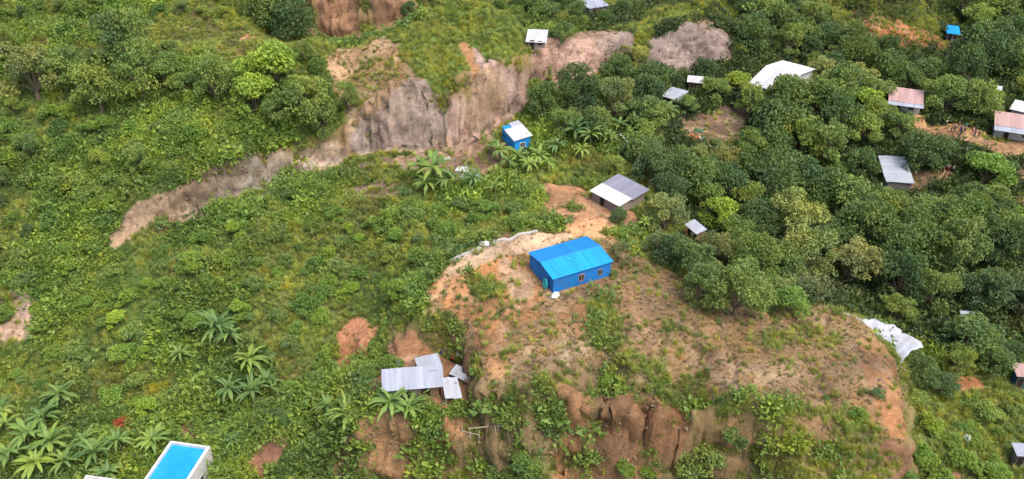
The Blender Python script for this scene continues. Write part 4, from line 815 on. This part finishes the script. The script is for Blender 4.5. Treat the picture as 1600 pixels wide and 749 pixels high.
def trunk_mesh(cen, seed, th=.55, r0=.06):
    rr = random.Random(seed); mb = MB(); j = (rr.uniform(-.04, .04), rr.uniform(-.04, .04))
    mb.tube([(0, 0, -.25), (0, 0, 0), (j[0], j[1], th*.5), (j[0]*2, j[1]*2, th)], [r0*1.6, r0*1.25, r0, r0*.8], 7)
    for x, y, z, lr in cen[::2]:
        mb.tube([(j[0], j[1], th*.55), (x*.45+j[0], y*.45, th+.5*(z-th+.55)*.4), (x*.9, y*.9, z+.42)], [r0*.6, r0*.38, r0*.12], 5)
    me = bpy.data.meshes.new('trunk'); me.from_pydata(mb.v, [], mb.f); me.materials.append(ML['bark']); return me
TREE = {}
def make_tree_proto(kind, k, seed, leaves, lobes, flat, leaf, spread, m, airy=False, base=.38, jit=.7):
    parts, cen = crown_parts(seed, 0, leaves, lobes, flat, leaf, spread, airy, jit)
    parts = [(co+np.array([0, 0, base-.1]), f, t) for co, f, t in parts]
    TREE.setdefault(kind, []).append((to_mesh('crown', parts, ML[m]), trunk_mesh([(x, y, z-.42+base-.1, lr) for x, y, z, lr in cen], seed, base)))
for s in range(5): make_tree_proto('D', s, 100+s, 5600, 17+3*s, 1.0, .075+.006*s, .60+.03*s, 'dense')
for s in range(4): make_tree_proto('M', s, 200+s, 4800, 15+3*s, 1.05, .08, .58+.04*s, 'mid', s > 1, .42, .8)
for s in range(4): make_tree_proto('L', s, 300+s, 4600, 20, 1.1, .075, .66, 'light', True, .42, 1.0)
for s in range(2): make_tree_proto('B', s, 400+s, 3600, 14, .95, .11, .62, 'bright')
for s in range(2): make_tree_proto('O', s, 500+s, 3800, 18, 1.0, .08, .66, 'olive', True)
for s in range(5): make_tree_proto('S', s, 600+s, 2200, 13, .85, .13, .64, 'shrub', False, .08)
for s in range(2): make_tree_proto('T', s, 700+s, 1900, 13, .85, .12, .64, 'mid', False, .08)
for s in range(2): make_tree_proto('Y', s, 800+s, 900, 8, .55, .14, .6, 'yellow', False, .12)
for s in range(1): make_tree_proto('E', s, 900+s, 700, 8, .7, .12, .6, 'redleaf', False, .12)
NAMES = dict(D=('broadleaf_tree', 'tree', 'dark green round tree'), M=('broadleaf_tree', 'tree', 'mid green tree'), L=('feathery_tree', 'tree', 'light green airy tree'), B=('bright_tree', 'tree', 'bright green leafy tree'),
             O=('olive_tree_shape', 'tree', 'dull olive green tree'), S=('shrub', 'shrub', 'leafy green shrub'), T=('shrub', 'shrub', 'dark green shrub'), Y=('yellow_shrub', 'shrub', 'yellow flowering low shrub'), E=('reddish_shrub', 'shrub', 'reddish leaved shrub'))
NAMES['O'] = ('olive_green_tree', 'tree', 'dull olive green tree')
PLANTS = []     # (object, description, group stem)
TAKEN = []
# things the photograph shows in the open: a crown that would stand in front of one is kept smaller or left out
OPEN = '''1188 98;1205 90;1230 97;1245 100;1184 112;1195 110;1077 216;1066 212;1090 219;1045 147;1052 142;1084 127;1400 150;1420 155;1435 160;1398 160;1565 188;1585 184;1570 205;1595 205;1590 168;1480 203;1490 206;1500 210;1510 212;1520 214;1545 220;1565 227;1590 238;
1382 243;1390 255;1392 268;1390 280;1470 272;1482 269;1440 285;1410 285;1455 280;1088 360;1100 188;1125 200;1145 188;1110 212;1490 47;1345 498;1370 510;1395 530;1420 540;1597 580;1598 704;
1080 70;1050 85;1110 70;1125 85;1035 80;930 80;880 85;850 110;970 75;812 195;822 212;800 195;930 9;830 58;690 185;640 180;600 200;660 150;500 240;450 255;400 268;350 290;320 305;300 310;280 320;250 335;220 355;530 30;560 40;610 20;750 160;730 200;735 100;790 160;720 80;600 90;570 120;
728 268;738 278;744 224;30 490;940 305;980 295;1440 60;1400 45;1470 70;730 245;765 235;1595 285;1590 310;550 540;720 250;560 290;600 300'''
OPEN = [(float(a.split()[0]), float(a.split()[1])) for a in OPEN.replace('\n', '').split(';')]
OPEN = [(u, v, depth(G(u, v))) for u, v in OPEN]
def clears(x, y, rad, tall):
    z = hgt(x, y); zc = z+rad*tall*.75; dp = y*cp+(CAMZ-zc)*sp; u0 = 800+x/dp*FPX; v0 = 374.5-((zc-CAMZ)*cp+y*sp)/dp*FPX; ru, rv = rad*1.08*FPX/dp, rad*(.45+.55*tall)*FPX/dp
    return not any(dp < d_+1 and ((u-u0)/ru)**2+((v-v0)/rv)**2 < 1 for u, v, d_ in OPEN)
def plant(kind, p, rad, desc=None, name=None, tall=1.0):
    for _ in range(7):
        if clears(p.x, p.y, rad, tall): break
        rad *= .86; tall = max(.85, tall*.93)
    else: return None
    cm, tm = random.choice(TREE[kind]); nm, cat, d = NAMES[kind]
    r = empty(nm, (p.x, p.y, hgt(p.x, p.y)-.05*rad), random.uniform(0, 6.28)); r.scale = (rad*random.uniform(.82, 1.15), rad*random.uniform(.82, 1.15), rad*tall)
    r['category'] = cat
    c = bpy.data.objects.new('crown', cm); C.objects.link(c); c.parent = r
    if kind in 'DMLBO': t = bpy.data.objects.new('trunk', tm); C.objects.link(t); t.parent = r
    PLANTS.append((r, desc or d, p, rad)); TAKEN.append((p.x, p.y, rad)); return r
def tree_px(u, v, rpx, kind, tall=1.0, desc=None):
    p = G(u, v+rpx*.75); rad = rpx/FPX*depth(p)*(1.34 if kind in 'DMLBO' else 1.15); return plant(kind, p, rad, desc, tall=tall*(random.uniform(1.0, 1.55) if kind in 'DMLO' else 1))
TREES = """850 165 28 D;900 150 35 D;965 115 32 D;960 168 26 L;1020 115 28 D;1100 108 20 D;1150 118 32 B;1170 165 26 M;1060 250 34 D;1020 270 30 D;1100 262 36 D;1080 288 35 D;1130 258 30 O;1170 225 36 D;
1035 342 30 L;1125 335 28 B;820 14 22 D;850 26 20 D;872 6 20 D;900 30 16 M;1165 8 25 D;1190 32 28 M;1172 58 28 D;880 60 14 M;
1235 135 40 M;1278 112 32 L;1222 160 46 D;1268 170 40 D;1300 195 30 D;1360 140 28 M;1325 75 26 D;1335 100 24 D;1300 110 22 D;1385 118 22 D;1420 132 18 M;1445 118 24 D;1470 158 30 M;1525 165 28 M;1520 95 30 D;1500 122 28 D;1550 75 28 D;
1575 100 30 D;1545 30 26 D;1580 55 26 D;1590 150 26 D;1500 15 22 D;1520 45 22 M;1365 183 28 M;1434 246 30 D;1466 236 26 D;1535 262 36 B;1250 222 30 M;1282 232 32 M;1340 255 30 D;1325 322 40 M;1245 282 36 D;1232 352 46 L;
1452 332 40 M;1502 322 40 D;1552 328 36 D;1482 362 40 M;1215 195 36 D;1200 240 32 D;1255 415 40 L;1325 418 42 O;1400 440 36 D;1450 460 34 M;1392 398 36 D;1440 405 40 D;1482 415 38 M;1560 400 36 D;1540 460 34 D;1578 455 30 D;
1550 540 52 D;1508 528 36 D;1580 540 36 D;1435 575 30 D;1470 600 20 D;1230 470 26 B;1220 425 30 M;1100 452 30 M;1148 465 36 M;1080 418 26 M;1170 425 34 D;1120 392 30 O;1190 300 34 D;1160 270 28 D;1150 380 24 M;1180 350 30 D;
1290 300 34 D;1380 340 34 M;1400 305 26 D;1290 375 36 D;1350 365 36 D;1420 370 34 D;1580 370 34 M;1540 395 30 D;1510 360 30 D;1310 150 26 M;1340 205 26 M;1250 60 22 M;1215 45 24 D;1285 60 22 D;1380 90 20 D;1600 20 24 D;1590 90 26 D;
430 25 30 D;455 45 26 D;405 12 26 M;470 15 24 D;660 5 18 D;640 18 12 D;205 95 46 M;225 130 34 M;430 112 42 B;400 150 34 B;480 165 36 M;505 195 28 M;120 115 30 M;60 130 34 O;160 150 30 M;260 120 30 M;340 140 28 M;545 160 18 M;
930 200 26 D;880 205 22 M;1000 240 26 D;1035 170 22 M;1070 160 22 M;1110 145 20 M;835 150 14 M;990 300 10 D;1040 310 24 D;1010 215 20 M;1120 220 20 M;960 262 16 M;1195 85 18 D;1262 85 16 D;1130 298 26 D;1240 320 26 D;1160 320 26 M;1095 310 22 M;1400 200 22 M;1440 165 16 M;
966 338 12 D;1105 700 34 T;1080 725 28 T;1145 670 26 S;975 722 18 S;1450 652 28 S;1540 635 24 T;1575 682 26 T;1500 708 26 S;1430 615 18 T;1590 640 24 T;1440 700 26 S;1470 740 26 S;1550 730 28 S;1415 740 18 S;
966 398 17 O;957 424 9 T;560 640 22 T;610 560 24 S;580 575 20 S;800 640 24 T;820 720 26 S;780 725 20 T;1010 730 16 S;1290 620 8 S;950 590 14 S;1340 640 16 S;1370 610 12 T;255 598 14 Y;240 600 10 Y;190 655 12 E;205 665 9 E"""
for row in TREES.replace('\n', '').split(';'):
    u, v, rp, k = row.split(); tree_px(float(u), float(v), float(rp), k)
# fill the woods so that the canopy closes
def scatter_fill(poly, kinds, rmin, rmax, gap, tries, limit=999):
    P = [(p.x, p.y) for p in (G(u, v) for u, v in poly)]
    xs, ys = [p[0] for p in P], [p[1] for p in P]; n = 0
    for _ in range(tries):
        if n >= limit: break
        x, y = random.uniform(min(xs), max(xs)), random.uniform(min(ys), max(ys))
        if not inside(P, np.array([x]), np.array([y]))[0]: continue
        i, j = int((x-X0)/GS), int((y-Y0)/GS)
        if not (0 <= i < NX and 0 <= j < NY) or BARE[j, i] > .35 or any(BARE[min(NY-1, j+int(q_/GS)), i] > .5 for q_ in (3, 6)): continue
        r = random.uniform(rmin, rmax)
        if any(math.hypot(x-a, y-b) < gap*(r+c) for a, b, c in TAKEN): continue
        if any(math.hypot(x-q['c'][0], y-q['c'][1]) < .6*max(q['L'], q['W'])+r*.9 for q in BL.values()): continue
        kd = random.choice(kinds); plant(kd, Vector((x, y, 0)), r, tall=random.uniform(.9, 1.5) if kd in 'DMLO' else 1); n += 1
    return n
n1 = scatter_fill([(1000,95),(1140,110),(1200,60),(1250,45),(1490,85),(1560,5),(1680,5),(1680,620),(1440,610),(1400,540),(1330,475),(1130,465),(1000,385),(1020,300),(960,250),(860,190),(860,130)], 'DDDMMLLOB', 2.0, 5.2, .55, 2600, 85)
n2 = scatter_fill([(700,2),(900,2),(1000,30),(900,45),(840,40),(640,20)], 'DDM', 2, 3.2, .6, 400, 14)
n3 = scatter_fill([(-40,95),(500,100),(540,200),(380,230),(200,310),(60,380),(-40,300)], 'SSSTTM', 1.7, 3.3, .5, 900, 70)
n4 = scatter_fill([(-40,380),(180,400),(300,370),(520,290),(800,310),(840,350),(640,460),(500,620),(440,740),(200,640),(-40,600)], 'SSSTTB', 1.3, 2.9, .62, 1500, 125)
n5 = scatter_fill([(-40,2),(460,2),(400,45),(-40,55)], 'STM', 1.4, 2.5, .8, 300, 24)
n6 = scatter_fill([(1420,610),(1640,600),(1640,749),(1450,749)], 'ST', 1.0, 1.8, .7, 300, 14)
print('filled', n1, n2, n3, n4, n5, n6)

# banana plants
def banana_mesh(seed, nl=9):
    rg = random.Random(seed); mb = MB(); tones = []
    for i in range(nl):
        a = i*2.4+rg.uniform(-.3, .3); el = rg.uniform(.2, 1.25) if i < nl-2 else 1.35; ln = rg.uniform(1.0, 1.35)*(1 if i < nl-2 else .8); bend = rg.uniform(1.4, 2.3)
        pos = Vector((0, 0, 1.15)); n = 9; pts = []
        for k in range(n+1):
            e = el-bend*(k/n)**1.4; pts.append(pos.copy()); pos = pos+Vector((math.cos(a)*math.cos(e), math.sin(a)*math.cos(e), math.sin(e)))*ln/n
        s = Vector((-math.sin(a), math.cos(a), 0)); vs = []
        for k, p in enumerate(pts):
            t = k/n; wd = .105*math.sin(math.pi*min(1, (t*.97+.03)**.75))*(1+.42*rg.uniform(-1, 1)) if t > .1 else .012
            vs += [p+s*wd+Vector((0, 0, -.35*wd)), p, p-s*wd+Vector((0, 0, -.35*wd))]
        f = []
        for k in range(n):
            q = k*3; f += [(q, q+1, q+4, q+3), (q+1, q+2, q+5, q+4)]
        mb.add(vs, f); tn = rg.uniform(.3, .9); tones += [tn-.2, tn+.3, tn-.2]*(n+1)
    me = bpy.data.meshes.new('crown'); me.from_pydata(mb.v, [], mb.f); me.materials.append(ML['banana'])
    at = me.attributes.new('tone', 'FLOAT', 'POINT'); at.data.foreach_set('value', [min(1, max(0, t)) for t in tones])
    me.polygons.foreach_set('use_smooth', [True]*len(me.polygons))
    st = MB().tube([(0, 0, -.2), (0, 0, .3), (.01, .01, .8), (0, 0, 1.2)], [.085, .075, .055, .035], 8)
    ms = bpy.data.meshes.new('trunk'); ms.from_pydata(st.v, [], st.f); ms.materials.append(ML['stem']); return me, ms
BAN = [banana_mesh(s, 15+s % 4) for s in range(6)]
BANANAS = "345 522 34;360 530 22;288 557 20;395 570 28;365 610 24;400 612 28;420 600 22;610 635 34;642 642 28;540 655 30;100 620 28;20 668 26;50 685 32;92 695 32;30 715 32;75 662 28;10 640 24;60 725 30;110 725 26;155 712 30;195 692 24;242 692 26;170 742 26;140 690 20;680 275 34;658 268 24;702 290 22;668 290 22;782 240 20;806 250 18;838 252 19;866 236 18;826 262 17;855 260 16;902 212 22;882 190 18;922 218 20;990 185 22;1010 198 18;1040 180 18;965 202 18;1018 347 15;1005 352 12;1095 437 22;940 185 16;950 220 16;795 258 14;768 232 15;510 640 20;490 625 16;740 285 18;775 300 18;1190 420 20;1115 470 20;905 240 16;985 215 16;365 690 14;1045 185 14".split(';')
for row in BANANAS:
    u, v, rp = map(float, row.split()); p = G(u, v+rp*.7); rad = rp/FPX*depth(p)*1.12
    me, ms = random.choice(BAN); r = empty('banana_plant', (p.x, p.y, hgt(p.x, p.y)), random.uniform(0, 6.28)); r.rotation_euler.x = random.uniform(-.14, .14); r.rotation_euler.y = random.uniform(-.14, .14); r.scale = (rad, rad, rad*random.uniform(.85, 1.05)); r['category'] = 'banana plant'
    for nm, m_ in (('crown', me), ('trunk', ms)):
        o = bpy.data.objects.new(nm, m_); C.objects.link(o); o.parent = r
    PLANTS.append((r, 'arching banana plant', p, rad))

# labels: each plant by its look, the landmark beside it and its rank outward from there
MARKS = [('the blue house',890,430),('the ledge shack',650,600),('the grey plank hut',962,305),('the white roofed blue hut',812,205),('the large white roof',1212,110),('the rusty pink roof',1412,165),
 ('the grey walled house',1585,200),('the tarpaulin shelter',1385,530),('the blue flat roof',285,720),('the narrow grey shed',1392,270),('the orange tarpaulin',1077,216),('the tiny tin hut',1083,358),
 ('the far grassy hill',1400,50),('the grassy dome',730,50),('the pale cut bank',400,265),('the pale side bank',30,490),('the white cliff sheets',730,272),('the lilac grey roof',1048,150),('the far red cliff',560,50),
 ('the bare red scar',550,540),('the yellow shrub',255,598),('the hill terrace',200,75),('the orange path',900,340),('the scrub sack',1510,690),('the grey woodland roof',1515,497),('the pole fence',760,685),('the dirt path crowd',1505,212),
 ('the plateau front face',1000,680),('the lone white sheet',291,376),('the ridge cliff',880,90),('the hill shoulder tree',205,95)]
MK = [(n_, G(u, v)) for n_, u, v in MARKS]
ORD = ['', 'second ', 'third ', 'fourth ', 'fifth ', 'sixth ', 'seventh ', 'eighth ', 'ninth ', 'tenth ', 'eleventh ', 'twelfth ', 'thirteenth ', 'fourteenth ', 'fifteenth ', 'sixteenth ', 'seventeenth ', 'eighteenth ', 'nineteenth ', 'twentieth ']
buckets = {}
for r, d, p, rad in PLANTS:
    n_, q = min(MK, key=lambda t: (t[1]-Vector((p.x, p.y, t[1].z))).length)
    dx, dy = p.x-q.x, p.y-q.y
    rel = ('beyond' if dy > 0 else 'in front of') if abs(dy) > abs(dx) else ('to the right of' if dx > 0 else 'to the left of')
    size = 'large ' if rad > 4.2 else 'small ' if rad < 1.6 and 'banana' not in d else ''
    buckets.setdefault((size+d, rel, n_), []).append((math.hypot(dx, dy), r))
for (d, rel, n_), L_ in buckets.items():
    L_.sort(key=lambda t: t[0])
    for i, (_, r) in enumerate(L_):
        rank = ORD[min(i, 19)]; r['label'] = (f'{rank}{d} {rel} {n_}' + ('' if i or len(L_) == 1 else ', the closest one'))
        r['group'] = {'tree': 'trees of the wooded valley and slopes', 'shrub': 'shrubs scattered over the slopes', 'banana plant': 'banana plants in loose groves'}[r['category']]

# ------------------------------------------------------------------ ground cover nobody could count: clump and tuft fields
def in_view(x, y, z, m=90):
    dpt = y*cp+(CAMZ-z)*sp; u = 800+x/dpt*FPX; v = 374.5-((z-CAMZ)*cp+y*sp)/dpt*FPX
    return (u > -m) & (u < 1600+m) & (v > -m) & (v < 749+m*1.6)
def hgt_np(x, y):
    fx, fy = (x-X0)/GS, (y-Y0)/GS; i, j = np.clip(fx.astype(int), 0, NX-2), np.clip(fy.astype(int), 0, NY-2); tx, ty = fx-i, fy-j
    return (H[j, i]*(1-tx)+H[j, i+1]*tx)*(1-ty)+(H[j+1, i]*(1-tx)+H[j+1, i+1]*tx)*ty
def samp(Fm, x, y): return Fm[np.clip(((y-Y0)/GS).astype(int), 0, NY-1), np.clip(((x-X0)/GS).astype(int), 0, NX-1)]
def clump(seed, n, leaf, flat, jit=.8, aspect=.6):
    rg = np.random.default_rng(seed); d = rg.normal(size=(n, 3)); d[:, 2] = np.abs(d[:, 2]); d /= np.linalg.norm(d, axis=1, keepdims=True)
    rad = (.45+.55*rg.random(n))*(1+.35*np.sin(d[:, 0]*5+seed)*np.sin(d[:, 1]*6+seed*2))
    p = d*rad[:, None]*np.array([1, 1, flat]); return leaves_np(p, d+np.array([0, 0, .4]), leaf*rg.uniform(.6, 1.5, n), rg, .1, aspect, jit)
def tuft(seed, n, h, wd, lean=.5):
    rg = np.random.default_rng(seed); a = rg.random(n)*6.283; r0 = rg.random(n)*.35; hh = h*rg.uniform(.5, 1.2, n); ln = lean*rg.uniform(.2, 1.2, n)
    b = np.stack([r0*np.cos(a), r0*np.sin(a), -.05+0*a], 1); dr = np.stack([np.cos(a), np.sin(a), 0*a], 1); s = np.stack([-np.sin(a+rg.random(n)*2), np.cos(a), 0*a], 1)*wd/2
    mid = b+dr*(ln*hh*.35)[:, None]+np.array([0, 0, 1])*(hh*.6)[:, None]; tip = b+dr*(ln*hh)[:, None]+np.array([0, 0, 1])*(hh*.95)[:, None]
    co = np.stack([b-s, b+s, mid+s*.8, mid-s*.8, mid-s*.8, mid+s*.8, tip+s*.1, tip-s*.1], 1).reshape(-1, 3); t = rg.random(n)
    return co, np.arange(8*n).reshape(2*n, 4), np.repeat(t, 8)
def field(name, label, protos, m, pts, scl, kindlabel):
    """one object: prototype clumps and a cloud of points in one mesh; nodes stand a clump on each point"""
    off = 0; cs, fs, ts, ids = [], [], [], []
    for k, (co, f, t) in enumerate(protos):
        cs.append(co); fs.append(f+off); ts.append(t); ids.append(np.full(len(co), k)); off += len(co)
    n = len(pts); cs.append(pts); ts.append(np.zeros(n)); ids.append(np.full(n, -1))
    me = mesh_np(name, np.concatenate(cs), np.concatenate(fs), m); N = me.vertices
    tot = off+n; rg = np.random.default_rng(len(pts))
    def attr(nm, ty, val, key='value'):
        a = me.attributes.new(nm, ty, 'POINT'); a.data.foreach_set(key, val.ravel())
    attr('tone', 'FLOAT', np.concatenate(ts).astype(np.float32)); attr('pid', 'INT', np.concatenate(ids).astype(np.int32))
    attr('scl', 'FLOAT', np.concatenate([np.ones(off), scl]).astype(np.float32))
    rot = np.zeros((tot, 3), np.float32); rot[off:, 2] = rg.random(n)*6.283; rot[off:, :2] = rg.normal(size=(n, 2))*.18; attr('rot', 'FLOAT_VECTOR', rot, 'vector')
    attr('pick', 'INT', np.concatenate([np.zeros(off), rg.integers(0, len(protos), n)]).astype(np.int32))
    o = bpy.data.objects.new(name, me); C.objects.link(o)
    ng = bpy.data.node_groups.new(name+'_nodes', 'GeometryNodeTree'); ng.interface.new_socket('Geometry', in_out='INPUT', socket_type='NodeSocketGeometry'); ng.interface.new_socket('Geometry', in_out='OUTPUT', socket_type='NodeSocketGeometry')
    gi, go = ng.nodes.new('NodeGroupInput'), ng.nodes.new('NodeGroupOutput'); lk = ng.links.new
    def named(nm, ty):
        a = ng.nodes.new('GeometryNodeInputNamedAttribute'); a.data_type = ty; a.inputs[0].default_value = nm; return a.outputs[0]
    def sel(k):
        c = ng.nodes.new('FunctionNodeCompare'); c.data_type = 'INT'; c.operation = 'EQUAL'
        ins = [s for s in c.inputs if s.type == 'INT' and s.enabled]; lk(named('pid', 'INT'), ins[0]); ins[1].default_value = k
        s = ng.nodes.new('GeometryNodeSeparateGeometry'); s.domain = 'POINT'; lk(gi.outputs[0], s.inputs[0]); lk(c.outputs[0], s.inputs[1]); return s.outputs[0]
    g2i = ng.nodes.new('GeometryNodeGeometryToInstance')
    for k in range(len(protos)): lk(sel(k), g2i.inputs[0])
    iop = ng.nodes.new('GeometryNodeInstanceOnPoints'); lk(sel(-1), iop.inputs['Points']); lk(g2i.outputs[0], iop.inputs['Instance']); iop.inputs['Pick Instance'].default_value = True
    lk(named('pick', 'INT'), iop.inputs['Instance Index']); lk(named('rot', 'FLOAT_VECTOR'), iop.inputs['Rotation']); lk(named('scl', 'FLOAT'), iop.inputs['Scale']); lk(iop.outputs[0], go.inputs[0])
    md = o.modifiers.new('field', 'NODES'); md.node_group = ng; tag(o, label, kindlabel, kind='stuff'); return o
SLF = np.hypot(*np.gradient(H, GS))
def pts_for(F, dens, seed, clumpy=.6, sc=2.5):
    rg = np.random.default_rng(seed); n = int((X1-X0)*(Y1-Y0)*dens); x = X0+rg.random(n)*(X1-X0); y = Y0+rg.random(n)*(Y1-Y0)
    z = hgt_np(x, y); k = in_view(x, y, z)
    x, y, z = x[k], y[k], z[k]; f_ = samp(F, x, y); nz = fbm((x, y), sc, seed+9, 3); pr = f_*(1-clumpy)+clumpy*np.clip((f_*1.15-.45+nz*.75)*2.2, 0, 1)*np.clip(f_*6, 0, 1)
    pr = pr*np.sqrt(1+samp(SLF, x, y)**2)/1.7; k = rg.random(len(x)) < pr
    x, y, z = x[k], y[k], z[k]
    for q in BL.values():
        c, s = math.cos(q['yaw']), math.sin(q['yaw']); lx, ly = (x-q['c'][0])*c+(y-q['c'][1])*s, -(x-q['c'][0])*s+(y-q['c'][1])*c
        kk = (np.abs(lx) > q['L']/2+.3) | (np.abs(ly) > q['W']/2+.3); x, y, z = x[kk], y[kk], z[kk]
    return np.stack([x, y, z], 1)
rgs = np.random.default_rng(5)
P = pts_for(VEG, 1.5, 1001, .35, 4); s = .4+.4*rgs.random(len(P))+1.4*rgs.random(len(P))**4*samp(SHR, P[:, 0], P[:, 1])+.5*samp(SHR, P[:, 0], P[:, 1])+.8*np.clip(fbm((P[:, 0], P[:, 1]), 5, 77, 3), -.4, 1.2); s = np.clip(s*1.12, .5, 2.5)
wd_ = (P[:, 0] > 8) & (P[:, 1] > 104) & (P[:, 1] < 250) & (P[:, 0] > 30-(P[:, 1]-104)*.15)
UP = [clump(11, 130, .26, .8), clump(12, 110, .32, .75), clump(13, 150, .22, 1.0), clump(14, 90, .40, .6), clump(15, 150, .30, 1.4, .9, .3)]
field('undergrowth', 'tangled green undergrowth and creepers covering the open slopes', UP, ML['under'], P[~wd_], s[~wd_], 'undergrowth')
field('woodland_undergrowth', 'undergrowth coloured dark as if in shade on the wooded valley floor', UP, ML['floor'], P[wd_], s[wd_], 'undergrowth')  # same clumps; shade of the gaps between trees is in the leaf colour
P = pts_for(GRS, 6.5, 1002, .4, 3); s = .45+.6*rgs.random(len(P))
print('grass', len(P))
field('tall_grass', 'tall green grass on the dome, terraces and between the shrubs', [tuft(21, 60, 1.0, .06), tuft(22, 70, .8, .06, .8), tuft(23, 46, 1.3, .065, .4), tuft(24, 70, .6, .06, 1.0)], ML['grass'], P, s, 'grass')
P = pts_for(DRY, 7.0, 1003, .6, 2.5); s = .2+.36*rgs.random(len(P))
print('dry', len(P))
field('dry_grass', 'straw coloured dry grass on the bare plateau and the cut banks', [tuft(31, 54, .8, .05, .9), tuft(32, 44, 1.0, .05, .7), tuft(33, 64, .5, .06, 1.2)], ML['dry'], P, s, 'dry grass')
def clod(seed, n):
    rg = np.random.default_rng(seed); cs, fs = [], []
    for i in range(n):
        c = rg.normal(size=3)*np.array([.5, .5, .05]); e = rg.uniform(.05, .17); v = np.array([(x, y, z) for z in (-1, 1) for y in (-1, 1) for x in (-1, 1)], float)*e*rg.uniform(.5, 1, 3)*(1+.3*rg.normal(size=(8, 1)))+c
        cs.append(v); fs.append(np.array([(0,2,3,1),(4,5,7,6),(0,1,5,4),(2,6,7,3),(0,4,6,2),(1,3,7,5)])+8*i)
    co = np.concatenate(cs); return co, np.concatenate(fs), rg.random(len(co))
P = pts_for(np.clip(BARE*(.05+.8*steep), 0, 1), 1.4, 1004, .4, 2); s = .4+.9*rgs.random(len(P))**2
field('rubble', 'loose clods and stones fallen on the bare banks and the cut faces', [clod(41, 9), clod(42, 5), clod(43, 9)], paint_mat('clod', (.24, .165, .11), .5, .95, (.15, .10, .08), .6), P, s, 'rubble')
